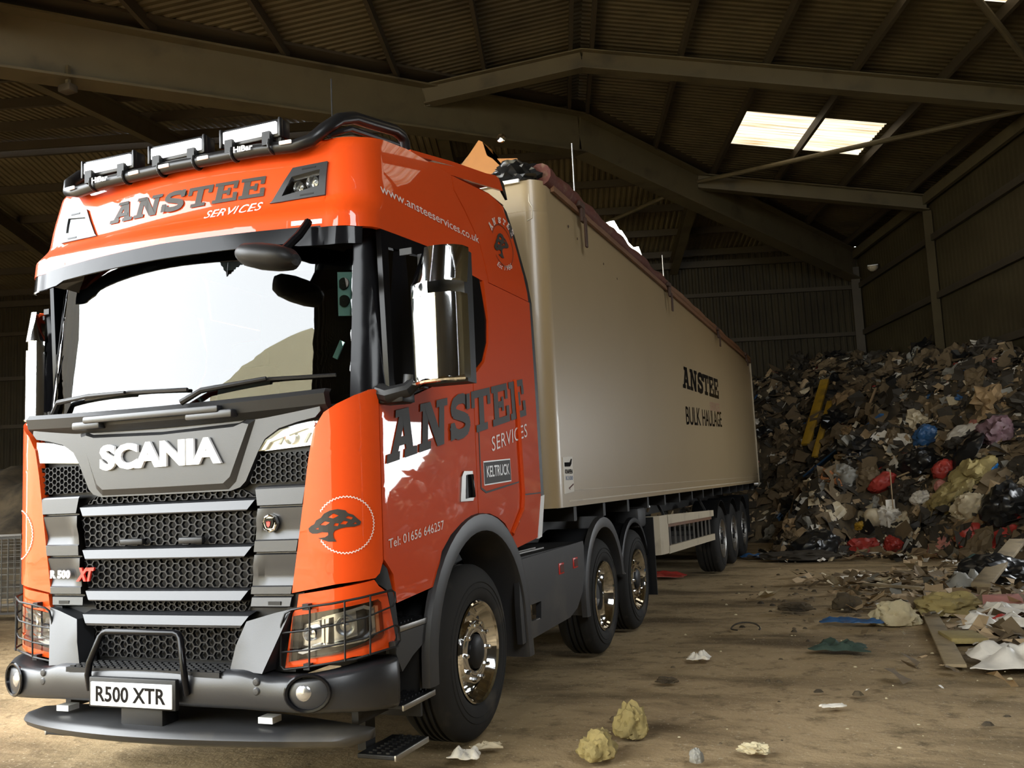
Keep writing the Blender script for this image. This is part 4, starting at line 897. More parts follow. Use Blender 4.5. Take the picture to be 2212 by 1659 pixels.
# mirrors
for sg in (1, -1):
    mr = MB()
    mr.tube([(sg*1.20, .36, 2.05), (sg*1.26, .34, 2.03), (sg*1.36, .36, 2.05), (sg*1.40, .40, 2.10)], [.05, .045, .04, .035], 10)
    mr.box((sg*1.25, .40, 2.02), (.20, .14, .07), None, .02); mr.box((sg*1.30, .44, 2.065), (.26, .06, .015), None, .005)
    mr.tube([(sg*1.36, .40, 2.06), (sg*1.37, .40, 2.13)], .045, 12)
    mo = mr.build('side_mirror', M['black'], TR)
    def pod(name, prof, z0, z1, x_in=0., top=0., mt='chrome', open_back=True):
        rows = []
        for f, s_ in ((0, .985), (.06, 1), (.94, 1), (1, .985)):
            z = z0+(z1-z0)*f; rows.append([(sg*(1.54+(x-1.54)*s_+top*.5*f*(1 if x < 1.5 else 0)), y+top*(z-z0)*1.6, z+.045*(x-1.54)) for x, y in prof])
        m = MB().grid(rows); n = len(prof); m.f += [tuple(range(n))[::-1], tuple(3*n+k for k in range(n))]
        return m.build(name, M[mt], mo, 25)
    cover = [(1.392, .44), (1.398, .37), (1.405, .345), (1.44, .318), (1.50, .295), (1.535, .29), (1.56, .292), (1.60, .304), (1.65, .335), (1.68, .38), (1.688, .44)]
    body = [(1.40, .445), (1.685, .445), (1.68, .55), (1.41, .55)]
    pod('mirror_cover', cover, 2.085, 2.525); pod('mirror_cover', cover, 2.585, 2.78, top=.12)
    pod('mirror_cover', [(1.392, .44), (1.405, .345), (1.44, .318), (1.50, .295), (1.53, .29), (1.53, .44)], 2.52, 2.59)
    bd = MB().prism([(sg*x, y, 2.075) for x, y in [(1.41, .43), (1.675, .43), (1.67, .55), (1.42, .55)]], (0, 0, .70)).build('mirror_housing', M['black'], mo, 0)
    MB().box((sg*1.54, .552, 2.30), (.24, .006, .40)).build('mirror_glass', M['chrome'], mo, 0)
    MB().tube([(sg*1.40, .36, 2.075), (sg*1.50, .30, 2.08), (sg*1.60, .31, 2.085), (sg*1.68, .38, 2.09)], .014, 8).build('bright_lip', M['chrome'], mo)
    MB().box((sg*1.385, .35, 2.775), (.07, .012, .035)).build('bracket', M['mesh'], mo, 0)
    if sg < 0:
        # the far mirror is swung in towards the door
        def fold(o):
            for v in o.data.vertices: v.co.x = -(1.16+max(0, -v.co.x-1.20)*.62); v.co.y += .12
            for c in o.children: fold(c)
        fold(mo)
mb = MB().lathe([(.001, -.175), (.04, -.168), (.062, -.13), (.072, -.04), (.07, .06), (.058, .13), (.03, .168), (.001, .175)], 18, (0, 0, 0))
R = Matrix.Rotation(.22, 3, 'Y')
mb.v = [tuple(R @ Vector((p[0], p[1]*1.5, p[2]*.95))+Vector((.795, -.02, 2.745))) for p in mb.v]
fm = mb.build('front_mirror', M['black'], TR)
MB().tube([(.88, .0, 2.78), (.925, .06, 2.86), (.93, .14, 2.95)], .022, 8).build('mirror_arm', M['gloss'], fm)
# roof bar with three lamps
rb = MB()
half = [(0, .215, 3.44), (.55, .225, 3.435), (.78, .25, 3.425), (.87, .265, 3.445), (.925, .32, 3.52), (.95, .43, 3.61), (.955, .58, 3.675), (.955, .78, 3.715), (.955, 1.06, 3.775), (.955, 1.16, 3.775), (.955, 1.20, 3.74), (.955, 1.205, 3.62)]
path = [(-x, y, z) for x, y, z in half[:0:-1]]+half
bar = MB().tube(path, .036, 14).build('roof_light_bar', M['bar'], TR, 60)
for sg in (1, -1): MB().tube([(sg*.93, .36, 3.50), (sg*.95, .55, 3.60), (sg*.95, .9, 3.66), (sg*.95, 1.12, 3.70), (sg*.95, 1.16, 3.62)], .016, 8).build('lower_rail', M['bar'], bar)
for x in (-.512, 0, .512):
    l = MB().box((x, .262, 3.537), (.405, .085, .105), None, .008).build('roof_bar_lamp', M['bar'], TR)
    MB().box((x, .214, 3.537), (.355, .02, .066), None, .004).build('lens', M['led'], l)
    for e in (-.197, .197): MB().box((x+e, .222, 3.537), (.014, .03, .108), None, .004).build('end_cap', M['bar'], l)
    for e in (-.125, .125):
        br = MB(); br.box((x+e, .20, 3.475), (.05, .03, .075)); br.tube([(x+e+.02, .22+.041*math.cos(a), 3.437+.041*math.sin(a)) for a in np.linspace(0, 2*math.pi, 14, endpoint=False)], .008, 6, True); br.build('lamp_bracket', M['black'], l, 0)
        MB().lathe([(.001, .02), (.018, .018), (.022, 0), (.018, -.018), (.001, -.02)], 12, (x+e+.05, .25, 3.478), 'y').build('lamp_pivot', M['black'], l)
for x in (-.80, -.285, -.06, .215, .75):
    q = MB().box((x, .178+.03*(abs(x)/.8)**2, 3.437), (.075, .012, .022), Matrix.Rotation(.12*x, 3, 'Z'), .005).build('marker_lamp', M['marker'], bar)
bm, _ = font('HiBar', .03, 1.0); letter_on('bar_lettering', Plane((.43, .176, 3.424), (1, .03, 0), (0, 0, 1)), bm, (0, 0), (.125, 0), .034, .034, M['letter_white'], bar, off=.002)
bm, _ = font('HiBar', .03, 1.0); letter_on('bar_lettering', Plane((-.60, .18, 3.424), (1, -.02, 0), (0, 0, 1)), bm, (0, 0), (.125, 0), .034, .034, M['letter_white'], bar, off=.002)
MB().tube([(.80, .6, 3.52), (.80, .6, 3.95)], .004, 5).build('aerial', M['black'], TR)

# ------------------------------------------------------------------ the trailer
TL = tag(empty('semi_trailer', (0, 3, 0)), 'long cream-white bulk trailer with black lettering coupled behind the orange lorry', 'trailer')
TL_inv = Matrix.Translation((0, -3, 0))
def T_(o):
    o.matrix_parent_inverse = TL_inv; return o
y0, y1, zb, zt, xo = 2.90, 16.49, 1.339, 3.985, 1.275
ring = [(xo, y1), (xo, y0+.17)]+[(xo-.17+.17*math.cos(a), y0+.17-.17*math.sin(a)) for a in np.linspace(.2, math.pi/2, 7)]
ring = ring+[(-x, y) for x, y in ring[::-1]]
def shell(zs, insets):
    return [[(x-(1 if x > 0 else -1)*i, y+(i if y < y0+.3 else 0), z) for x, y in ring] for z, i in zip(zs, insets)]
T_(MB().grid(shell([zb, zb+.01, 3.72, 3.725, zt], [.0, 0, 0, .006, .006])).grid(shell([zt, zb+.05], [.045, .045])).build('body_shell', M['trailer'], TL, 25))
T_(MB().box((0, (y0+y1)/2+.05, zb+.02), (2.45, y1-y0-.2, .05)).build('floor_deck', M['chassis'], TL, 0))
T_(MB().box((0, y1-.02, 2.66), (2.5, .05, 2.6)).build('rear_door', M['trailer'], TL, 0))
for z, h in ((1.385, .012), (1.47, .005)): T_(MB().box((xo+.001, (y0+y1)/2+.15, z), (.006, y1-y0-.35, h)).build('side_seam', M['guard'], TL, 0))
T_(MB().bar((xo-.005, y1-.02, zb-.01), (xo-.005, y1-.02, zt), .05, .05).build('rear_post', M['guard'], TL, 0))
T_(MB().box((xo+.004, 16.28, 1.52), (.006, .05, .03)).build('side_marker', M['black'], TL, 0))
T_(MB().tube([(1.16, y0+.03, 3.96), (1.165, y0+.02, 3.80), (1.19, y0+.02, 3.75), (1.185, y0+.02, 3.66), (1.15, y0+.0, 3.64)], .005, 5).build('rope', M['guard'], TL))
pr = [(-.6, zt+.0), (-.3, zt+.06), (.3, zt+.07), (.6, zt+.02)]
T_(MB().box((0, y0+.01, zt-.01), (2.2, .07, .03)).build('front_rail', M['trailer_white'], TL, 0))
# tarpaulin rolled along the near top edge
rnd = random.Random(4)
def rolled(a, b, r0, r1, n, mt, name, wob):
    pts = []; rr = []
    for k in range(n+1):
        f = k/n; pts.append((a[0]+(b[0]-a[0])*f+wob*noise.noise((f*9, 1, 2)), a[1]+(b[1]-a[1])*f, a[2]+(b[2]-a[2])*f+wob*noise.noise((f*11, 5, 2)))); rr.append((r0+(r1-r0)*f)*(1+.18*noise.noise((f*30, 7, 1))))
    return T_(MB().tube(pts, rr, 12).build(name, M[mt], TL, 60))
rolled((1.235, 3.02, 4.045), (1.262, 7.6, 4.03), .095, .055, 40, 'rust', 'rolled_tarpaulin', .025)
rolled((1.262, 7.6, 4.03), (1.27, 16.4, 4.02), .055, .045, 40, 'wood_rail', 'rolled_tarpaulin', .015)
T_(MB().box((1.292, (y0+y1)/2+.1, 3.955), (.03, y1-y0-.3, .05)).build('top_rail', M['wood_rail'], TL, 0))
for k, (y, zlo) in enumerate(((3.88, 3.62), (7.70, 3.66), (11.72, 3.70), (15.45, 3.76))):
    s = MB(); s.box((1.325, y, 3.93), (.03, .10, .16), None, .01); s.box((1.345, y+.02, (3.90+zlo)/2), (.022, .055, 3.90-zlo), None, .01); s.box((1.32, y-.04, 4.0), (.06, .16, .06), None, .02)
    o = T_(s.build('tarpaulin_strap', M['strap'], TL))
    if k < 2: p_ = MB().tube([(1.25, y+.05, 4.05), (1.25, y+.05, 4.62-.2*k)], .007, 6).build('stake', M['steel'], o)
for k, y in enumerate((3.6, 3.85, 4.7, 5.2)):
    T_(MB().lathe([(.001, .003), (.012, .002), (.012, 0)], 8, (xo+.001, y, 3.75-.05*k)).build('paint_chip', M['strap'], TL, 0))
# writing on the side
SP = Plane((xo+.003, 0, 0), (0, 1, 0), (0, 0, 1))
bm, _ = letters('ANSTEE'); T_(letter_on('side_lettering', SP, bm, (8.44, 2.735), (11.58, 2.80), .30, .335, M['gloss'], TL, off=0, slant=.04))
bm, _ = font('SERVICES', .0, 1.05); T_(letter_on('side_lettering', SP, bm, (10.62, 2.55), (11.60, 2.58), .14, .14, mat('faded_letter', (.33, .17, .12), .5), TL, off=0))
for wd, ya, yb, za, zc in (('BULK', 8.52, 9.66, 2.235, 2.270), ('HAULAGE', 9.83, 11.72, 2.275, 2.335)):
    bm, _ = font(wd, .008, 1.0); T_(letter_on('side_lettering', SP, bm, (ya, za), (yb, zc), .25, .26, M['gloss'], TL, off=0))
lb = T_(MB().prism([(xo+.001, y, z) for y, z in [(3.10, 1.735), (3.35, 1.745), (3.355, 1.46), (3.10, 1.445)]], (.004, 0, 0)).build('maker_sticker', mat('sticker', (.66, .61, .52), .35), TL, 0))
for shp, mt, nm in (([(3.135, 1.695), (3.27, 1.697), (3.305, 1.725), (3.33, 1.725), (3.31, 1.685), (3.275, 1.663), (3.135, 1.662)], 'gloss', 'sticker_mark'),):
    MB().prism([(xo+.005, y, z) for y, z in shp], (.002, 0, 0)).build(nm, M[mt], lb, 0)
bm, _ = font('KNAPEN', .03, 1.0); letter_on('sticker_lettering', SP, bm, (3.14, 1.605), (3.33, 1.605), .036, .036, M['gloss'], lb, off=.004)
bm, _ = font('K100', .03, 1.0); letter_on('sticker_lettering', SP, bm, (3.15, 1.553), (3.33, 1.553), .034, .034, mat('blue_ink', (.12, .16, .25), .5), lb, off=.004)
MB().prism([(xo+.005, y, z) for y, z in [(3.21, 1.49), (3.34, 1.525), (3.345, 1.515), (3.24, 1.487), (3.25, 1.475)]], (.002, 0, 0)).build('sticker_swoosh', M['rust'], lb, 0)
# running gear
mb = MB()
for x in (-.45, .45): mb.box((x, 9.8, 1.17), (.12, 13.2, .30))
for y in np.arange(3.6, 16.4, .9): mb.box((0, y, 1.27), (2.4, .08, .12))
T_(mb.build('chassis_frame', M['chassis'], TL, 0))
for k in range(3):
    yy = 11.214+1.31*k
    T_(MB().bar((-1.0, yy, .52), (1.0, yy, .52), .13, .13).build('axle', M['chassis'], TL, 0))
    for sg in (1, -1):
        w = wheel('trailer', sg*1.245, yy, .525, .53, sg, None, .38); w.parent = TL; w.matrix_parent_inverse = TL_inv
        A = np.linspace(math.radians(35), math.radians(145), 14)
        T_(MB().grid([[(sg*x, yy-.60*math.cos(a), .525+.60*math.sin(a)) for x in (.84, 1.25)] for a in A], (0, 0, .012)).build('mudguard', M['black'], TL))
for sg in (1, -1):
    g = MB()
    rows = []
    for y, x in ((6.62, 1.08), (6.64, 1.17), (6.70, 1.225), (6.85, 1.24), (7.10, 1.24)): rows.append([(sg*x, y, 1.10-.012*(y-6.6)), (sg*x, y, .655-.02*(y-6.6))])
    g.grid(rows, (-sg*.03, 0, 0))
    g.prism([(sg*1.24, 7.08, 1.095), (sg*1.24, 10.46, 1.005), (sg*1.24, 10.46, .915), (sg*1.24, 7.08, .985)], (-sg*.04, 0, 0)); g.prism([(sg*1.24, 7.08, .725), (sg*1.24, 10.46, .648), (sg*1.24, 10.46, .555), (sg*1.24, 7.08, .635)], (-sg*.04, 0, 0))
    go = T_(g.build('side_guard', M['guard'], TL, 25))
    for k in range(10):
        y = 7.3+k*.32; MB().bar((sg*1.21, y, .66), (sg*1.21, y, 1.02), .02, .02).build('guard_bar', M['steel'], go, 0)
    MB().bar((sg*1.215, 7.15, .965), (sg*1.215, 10.3, .895), .03, .04).build('guard_rail', M['wood_rail'], go, 0)
    for y in (7.4, 10.2): MB().bar((sg*1.19, y, .95), (sg*1.0, y, 1.34), .03, .03).build('hanger', M['chassis'], go, 0)
    T_(MB().box((sg*1.0, 15.0, .75), (.42, .02, .75)).build('mud_flap', M['black'], TL, 0))
    T_(MB().tube([(sg*.95, 6.15, 1.33), (sg*.95, 6.15, .45)], .06, 10).box((sg*.95, 6.15, .42), (.3, .3, .04)).build('landing_leg', M['chassis'], TL))
T_(MB().box((1.15, 6.12, 1.06), (.05, .06, .09), None, .01).build('marker_lamp', M['amber'], TL))
T_(MB().box((1.0, 6.0, 1.12), (.4, .35, .22), None, .04).build('tool_box', M['chassis'], TL))
T_(MB().tube([(1.0, 6.9, 1.30), (1.05, 6.95, 1.2), (1.0, 7.1, 1.15)], .02, 8).build('air_hose', M['steel'], TL))
T_(MB().box((1.22, y1-.03, 1.33), (.08, .08, .05)).build('corner_marker', M['marker'], TL, 0))
# ------------------------------------------------------------------ the rubbish
FOOT = [(-.5, 8.7), (1.2, 3.5), (3.4, 2.3), (4.0, 1.0), (3.35, -1.2), (3.15, -1.9), (3.8, -2.6), (4.6, -2.3), (5.2, -2.7), (5.7, -4.0), (6.2, -5.4), (5.8, -7.5), (5.0, -9.2), (5.2, -12), (6.6, -14), (8.8, -15)]
POLY = FOOT+[(8.8, 8.8)]
def inside(u, v):
    c = False; j = len(POLY)-1
    for i in range(len(POLY)):
        (x1, y1), (x2, y2) = POLY[i], POLY[j]
        if (y1 > v) != (y2 > v) and u < (x2-x1)*(v-y1)/(y2-y1)+x1: c = not c
        j = i
    return c
def dfoot(u, v):
    b = 9e9
    for (x1, y1), (x2, y2) in zip(FOOT, FOOT[1:]):
        dx, dy = x2-x1, y2-y1; t = max(0, min(1, ((u-x1)*dx+(v-y1)*dy)/(dx*dx+dy*dy)))
        b = min(b, math.hypot(u-x1-t*dx, v-y1-t*dy))
    return b
def heap(u, v):
    if not inside(u, v): return -.12
    d = dfoot(u, v); amp = 5.3 if v > -1.5 else 5.3+(2.3-5.3)*min(1, (-1.5-v)/5.0)
    h = amp*(1-math.exp(-d/3.3))
    h += min(1, d*1.2)*(.34*noise.noise((u*.9, v*.9, 3))+.20*noise.noise((u*2.1, v*2.1, 8))+.09*noise.noise((u*5, v*5, 1)))
    return h-.05+min(.12, d*.3)
def ground(u, v): return max(0.0, heap(u, v))
def normal(u, v):
    e = .08; a = Vector(B(u+e, v, ground(u+e, v)))-Vector(B(u-e, v, ground(u-e, v))); b = Vector(B(u, v+e, ground(u, v+e)))-Vector(B(u, v-e, ground(u, v-e)))
    return a.cross(b).normalized()
RC = {}
def rmat(n, col, rough=.6, **k):
    if n not in RC: RC[n] = mat(n, col, rough, var=k.pop('var', .25), vscale=k.pop('vscale', 9), **k)
    return RC[n]
DIRT = (.09, .065, .035)
R_ = dict(
    earth=rmat('rubbish_earth', (.09, .066, .036), .9, dirt=(.03, .022, .012), dscale=2.5, dlo=.4, dhi=.65),
    brown=rmat('brown_scrap', (.135, .095, .05), .8), dark=rmat('dark_scrap', (.034, .027, .018), .7), tan=rmat('tan_scrap', (.37, .265, .15), .8), card=rmat('cardboard', (.33, .22, .11), .8, dirt=DIRT, dlo=.5, dhi=.75),
    grey=rmat('grey_scrap', (.22, .21, .18), .6), white=rmat('white_film', (.68, .64, .56), .45, dirt=(.3, .24, .15), dlo=.55, dhi=.8), cream=rmat('cream_film', (.50, .42, .28), .5, dirt=DIRT, dlo=.52, dhi=.8),
    black=rmat('black_film', (.012, .012, .012), .28), red=rmat('red_film', (.36, .035, .025), .45, dirt=DIRT, dlo=.55, dhi=.85), pink=rmat('pink_film', (.50, .20, .16), .5, dirt=DIRT, dlo=.55, dhi=.8), blue=rmat('blue_film', (.025, .09, .22), .4, dirt=DIRT, dlo=.58, dhi=.85), bright_blue=rmat('bright_blue_film', (.03, .22, .60), .4),
    green=rmat('green_rag', (.03, .055, .04), .8), teal=rmat('teal_film', (.07, .14, .14), .4), yellow=rmat('yellow_paint', (.42, .25, .02), .5, dirt=DIRT, dlo=.5, dhi=.8), foam=rmat('yellow_foam', (.30, .235, .09), .9, dirt=(.16, .12, .05), dlo=.5, dhi=.75, bump=.5, bscale=25), pale=rmat('pale_foam', (.50, .43, .27), .9, dirt=(.25, .19, .1), dlo=.5, dhi=.75, bump=.4, bscale=25), wood=rmat('weathered_wood', (.26, .20, .115), .75, dirt=DIRT, dlo=.5, dhi=.75), purple=rmat('dull_purple', (.13, .07, .08), .6), orange=rmat('rusty_orange', (.3, .11, .03), .7))
# the mass of it: one mound with everything nobody could count
def multi(name, parts, label, cat, smooth=0):
    me = bpy.data.meshes.new(name); V, F, I = [], [], []
    for k, (mb, mt) in enumerate(parts):
        n = len(V); V += mb.v; F += [tuple(i+n for i in q) for q in mb.f]; I += [k]*len(mb.f); me.materials.append(mt)
    me.from_pydata(V, [], F); me.polygons.foreach_set('material_index', I)
    me.polygons.foreach_set('use_smooth', [k == 0 and smooth > 0 for k in I])
    o = bpy.data.objects.new(name, me); COL.objects.link(o); return tag(o, label, cat, kind='stuff')
g = 115
mb = MB()
mb.grid([[Vector(B(-.8+i*.082, -15.2+j*.2, heap(-.8+i*.082, -15.2+j*.2))) for i in range(g)] for j in range(120)])
HEAP, FLOOR = [(mb, R_['earth'])], []
def ico(sub):
    bm = bmesh.new(); bmesh.ops.create_icosphere(bm, subdivisions=sub, radius=1); bm.verts.index_update()
    v = [x.co.copy() for x in bm.verts]; f = [[q.index for q in g.verts] for g in bm.faces]; bm.free(); return v, f
def lump(size, seed, rough, sub=4, ridge=1.0, flat=-.35):
    v, f = ico(sub); out = []
    for p in v:
        q = p*1.6+Vector((seed*3.1, seed*1.7, seed*.9))
        d = 1+rough*(.55*noise.noise(q)+ridge*.35*(1-2*abs(noise.noise(q*2.1)))-.2+.16*noise.noise(q*4.5))
        z = p.z*d
        if z < flat: z = flat+(z-flat)*.15
        out.append(Vector((p.x*d*size[0]/2, p.y*d*size[1]/2, (z-flat)*size[2]/1.35)))
    return MB().add(out, f)
rnd = random.Random(11)
def scrap(mb, p, n, s, rnd, flat=.25):
    t = n.orthogonal().normalized(); t.rotate(Matrix.Rotation(rnd.uniform(0, 6.28), 3, n)) if False else None
    a = rnd.uniform(0, 6.28); b = n.cross(t); t, b = t*math.cos(a)+b*math.sin(a), b*math.cos(a)-t*math.sin(a)
    tl = rnd.uniform(-.7, .7); t = (t*math.cos(tl)+n*math.sin(tl)); m_, k_ = rnd.choice(((3, 3), (3, 2), (4, 3), (4, 2)))
    w, h = s*rnd.uniform(.6, 1.3), s*rnd.uniform(.35, 1.0)
    rows = []
    for i in range(m_):
        r = []
        for j in range(k_):
            r.append(p+t*(w*(i/(m_-1)-.5)+rnd.uniform(-.1, .1)*w)+b*(h*(j/(k_-1)-.5)+rnd.uniform(-.12, .12)*h)+n*(s*rnd.uniform(-.05, flat)+.01))
        rows.append(r)
    mb.grid(rows)
def scatter(name, label, mt, count, smin, smax, seed, zone='heap'):
    rnd = random.Random(seed); mb = MB(); k = 0
    while k < count:
        if zone == 'heap':
            u, v = rnd.uniform(-.3, 8.5), rnd.uniform(-14, 8.5)
            if v > -1 and rnd.random() < .35: continue
            if not inside(u, v): continue
        elif zone == 'front':
            u, v = rnd.uniform(3.2, 8.4), rnd.uniform(-6.5, 1.2)
            if not inside(u, v): continue
        elif zone == 'foot':
            i = rnd.randrange(4, len(FOOT)-1); f = rnd.random(); (x1, y1), (x2, y2) = FOOT[i], FOOT[i+1]
            u = x1+(x2-x1)*f+rnd.gauss(-.15, .45); v = y1+(y2-y1)*f+rnd.gauss(-.1, .5)
            if u < 2.75+.33*(v+2): continue
        else:
            u, v = rnd.gauss(3.6, .85), rnd.uniform(-13, -5.5)
            if rnd.random() > .35 and u < 2.6: continue
        s = smin+(smax-smin)*rnd.random()**2.2
        z = ground(u, v)
        scrap(mb, Vector(B(u, v, z+s*.04)), normal(u, v), s, rnd); k += 1
    (FLOOR if zone == 'floor' else HEAP).append((mb, R_[mt]))
for nm, lb, mt, c, a, b, sd in (('brown_litter', 'brown shredded scraps over the whole heap', 'brown', 2400, .08, .46, 1), ('dark_litter', 'dark shreds and rags buried over the heap', 'dark', 2200, .08, .48, 2), ('tan_litter', 'tan cardboard scraps strewn over the heap', 'tan', 1000, .06, .36, 3), ('grey_litter', 'grey plastic scraps strewn over the heap', 'grey', 480, .05, .28, 4), ('white_litter', 'small white paper and film scraps across the heap', 'white', 380, .05, .32, 5), ('cream_litter', 'cream coloured film scraps across the heap', 'cream', 620, .05, .32, 6), ('black_litter', 'shiny black film scraps across the heap', 'black', 330, .10, .45, 7), ('red_litter', 'small red plastic scraps across the heap', 'red', 60, .07, .30, 8), ('blue_litter', 'small blue plastic scraps across the heap', 'blue', 60, .07, .32, 9), ('pink_litter', 'small pink scraps across the heap', 'pink', 45, .06, .25, 10)):
    scatter(nm, lb, mt, c, a, b, sd)
for nm, lb, mt, c, a, b, sd in (('white_litter', 'white scraps along the foot of the heap', 'white', 150, .04, .22, 21), ('tan_litter', 'tan scraps along the foot of the heap', 'tan', 240, .05, .30, 22), ('dark_litter', 'dark scraps along the foot of the heap', 'dark', 220, .06, .34, 23), ('cream_litter', 'cream scraps along the foot of the heap', 'cream', 130, .05, .26, 24)):
    scatter(nm, lb, mt, c, a, b, sd, 'foot')
for nm, lb, mt, c, a, b, sd in (('white_litter', 'white scraps on the floor at the right edge', 'white', 110, .03, .22, 31), ('tan_litter', 'tan scraps on the floor at the right edge', 'tan', 260, .04, .30, 32), ('brown_litter', 'brown scraps on the floor at the right edge', 'brown', 260, .05, .34, 33), ('grey_litter', 'grey scraps on the floor at the right edge', 'grey', 80, .04, .24, 34), ('cream_litter', 'cream scraps on the floor at the right edge', 'cream', 100, .04, .30, 35)):
    scatter(nm, lb, mt, c, a, b, sd, 'floor')
for mt, c, a, b, sd in (('white', 260, .03, .2, 41), ('cream', 280, .04, .24, 42), ('grey', 200, .04, .24, 43), ('tan', 260, .04, .26, 44), ('dark', 300, .05, .3, 45), ('red', 30, .06, .22, 46)):
    scatter('litter', '', mt, c, a, b, sd, 'front')
rnd = random.Random(99)
for mt, n in (('brown', 90), ('dark', 80), ('tan', 26), ('grey', 30), ('black', 40), ('cream', 20), ('white', 12), ('card', 20)):
    big = MB(); k = 0
    while k < n:
        u, v = rnd.uniform(0, 8.4), rnd.uniform(-8, 8.4)
        if not inside(u, v) or (v > 2 and rnd.random() < .4): continue
        s = rnd.uniform(.2, .6)*(.7 if mt in ('white', 'tan', 'cream') else 1); m_ = lump((s, s*rnd.uniform(.5, .9), s*rnd.uniform(.3, .6)), k*1.37+n, 1.15, 3, 1.3)
        q = Vector((0, 0, 1)).rotation_difference(normal(u, v)).to_matrix() @ Matrix.Rotation(rnd.uniform(0, 6), 3, 'Z'); o_ = Vector(B(u, v, ground(u, v)-.06))
        big.add([q @ Vector(p)+o_ for p in m_.v], m_.f); k += 1
    HEAP.append((big, R_[mt]))
multi('rubbish_heap', HEAP, 'huge heap of mixed shredded waste filling the back right corner', 'rubbish heap', 60)
multi('floor_litter', FLOOR, 'trampled scraps scattered over the floor at the right edge', 'litter')
# crumbs and clods on the open floor
rnd = random.Random(77)
for nm, mt, n, lo, hi, lab in (('floor_crumbs', 'pale', 170, .008, .035, 'pale crumbs sprinkled over the open floor'), ('floor_clods', 'earth', 170, .012, .06, 'dark dirt clods sprinkled over the open floor')):
    mb = MB()
    for k in range(n):
        u, v = rnd.uniform(-1.2, 3.4), rnd.uniform(-15, -2.5)
        if mt == 'earth' and rnd.random() < .55: u, v = rnd.gauss(2.0, .45), rnd.gauss(-8.3, 1.3)
        p = Vector(B(u, v)); x = (p.x < 1.7 and p.y > .1)
        if x: continue
        s = lo+(hi-lo)*rnd.random()**2
        a = [Vector((s*rnd.uniform(.5, .9)*math.cos(q), s*rnd.uniform(.4, .7)*math.sin(q), 0))+p for q in np.linspace(0, 6.28, 7)[:-1]]; c = p+Vector((rnd.uniform(-.2, .2)*s, rnd.uniform(-.2, .2)*s, s*rnd.uniform(.25, .55)))
        mb.add(a+[(q+c)/2+Vector((0, 0, s*.18)) for q in a]+[c], [(i, (i+1) % 6, 6+(i+1) % 6, 6+i) for i in range(6)]+[(6+i, 6+(i+1) % 6, 12) for i in range(6)])
    tag(mb.build(nm, R_[mt], smooth=0), lab, 'litter', kind='stuff')

# single pieces
def film(size, seed, amp, n=16, th=.006):
    rows = []
    for i in range(n):
        r = []
        for j in range(n):
            x, y = i/(n-1)-.5, j/(n-1)-.5
            k = 1+.5*noise.noise((x*2.5+seed, y*2.5, seed))
            q = Vector((x*3+seed, y*3, seed*.7))
            z = amp*(.55*abs(noise.noise(q))+.5*(.5+noise.noise(q*1.3+Vector((9, 2, 4))))*.6+.22*abs(noise.noise(q*2.6))+.10*noise.noise(q*6))
            r.append(Vector((x*size[0]*k, y*size[1]*k, z*min(1, 5*(.54-max(abs(x), abs(y))))+.01)))
        rows.append(r)
    return MB().grid(rows, (0, 0, th))
CNT = [0]
GROUPS = {'rubbish bag': 'bags lying in the rubbish', 'sheet': 'plastic sheets lying in the rubbish', 'paper': 'loose papers on heap and floor', 'foam': 'pieces of broken foam', 'rag': 'rags on the floor', 'plank': 'loose planks', 'stick': 'sticks on the heap', 'rail': 'yellow rails on the heap', 'dirt lump': 'dirt lumps on the floor', 'sack': 'sacks lying in the rubbish', 'cardboard': 'cardboard in the rubbish', 'board': 'boards lying in the rubbish', 'strip': 'plastic strips on the floor', 'film': 'films on the floor', 'ball': 'small balls on the floor'}
def item(name, label, cat, mt, u, v, mb, rz=0., tilt=True, sink=.0, smooth=45, mat_=None):
    o = mb.build(name, mat_ or R_[mt], smooth=smooth)
    n = normal(u, v) if tilt and heap(u, v) > .02 else Vector((0, 0, 1))
    q = Vector((0, 0, 1)).rotation_difference(n) @ Matrix.Rotation(rz, 3, 'Z').to_quaternion()
    o.rotation_mode = 'QUATERNION'; o.rotation_quaternion = q
    o.location = Vector(B(u, v, ground(u, v)-sink)); tag(o, label, cat, GROUPS.get(cat)); return o
def bag(name, label, mt, u, v, size, seed, rough=.5, rz=0., cat='rubbish bag', **k): return item(name, label, cat, mt, u, v, lump(size, seed, rough), rz, sink=size[2]*.12, **k)
def sheet(name, label, mt, u, v, size, seed, amp, rz=0., cat='sheet', **k): return item(name, label, cat, mt, u, v, film(size, seed, amp), rz, **k)
def beam_(name, label, mt, a, b, w, h, cat='plank', lift=.05):
    pa, pb = Vector(B(a[0], a[1], ground(a[0], a[1])+a[2]+lift)), Vector(B(b[0], b[1], ground(b[0], b[1])+b[2]+lift))
    c = (pa+pb)/2; mb = MB().bar(pa-c, pb-c, w, h, bev=min(w, h)*.12); o = mb.build(name, R_[mt], smooth=30); o.location = c
    return tag(o, label, cat, GROUPS.get(cat))
beam_('yellow_rail', 'yellow painted rail leaning on the heap, the left of two side by side', 'yellow', (5.02, 2.42, .2), (5.99, 3.79, .25), .22, .08, 'rail')
beam_('yellow_rail', 'yellow painted rail leaning on the heap, the right of two side by side', 'yellow', (5.02, 1.75, .15), (5.87, 3.11, .2), .14, .07, 'rail')
beam_('blue_board', 'long blue board lying up the slope below the yellow rails', 'blue', (4.70, 1.40, .05), (5.80, -.65, .1), .20, .04, 'board')
bag('white_sack', 'large crumpled white sack high on the right of the heap', 'white', 6.78, -1.95, (.95, .55, .30), 1, .55, .6)
bag('red_bag', 'dull red bag halfway up the heap beside a brown sack', 'red', 5.31, -1.74, (.55, .32, .24), 2, .4, .3)
bag('red_bag', 'round red bag upper right, beneath the black film', 'red', 6.15, -2.57, (.42, .34, .28), 3, .4)
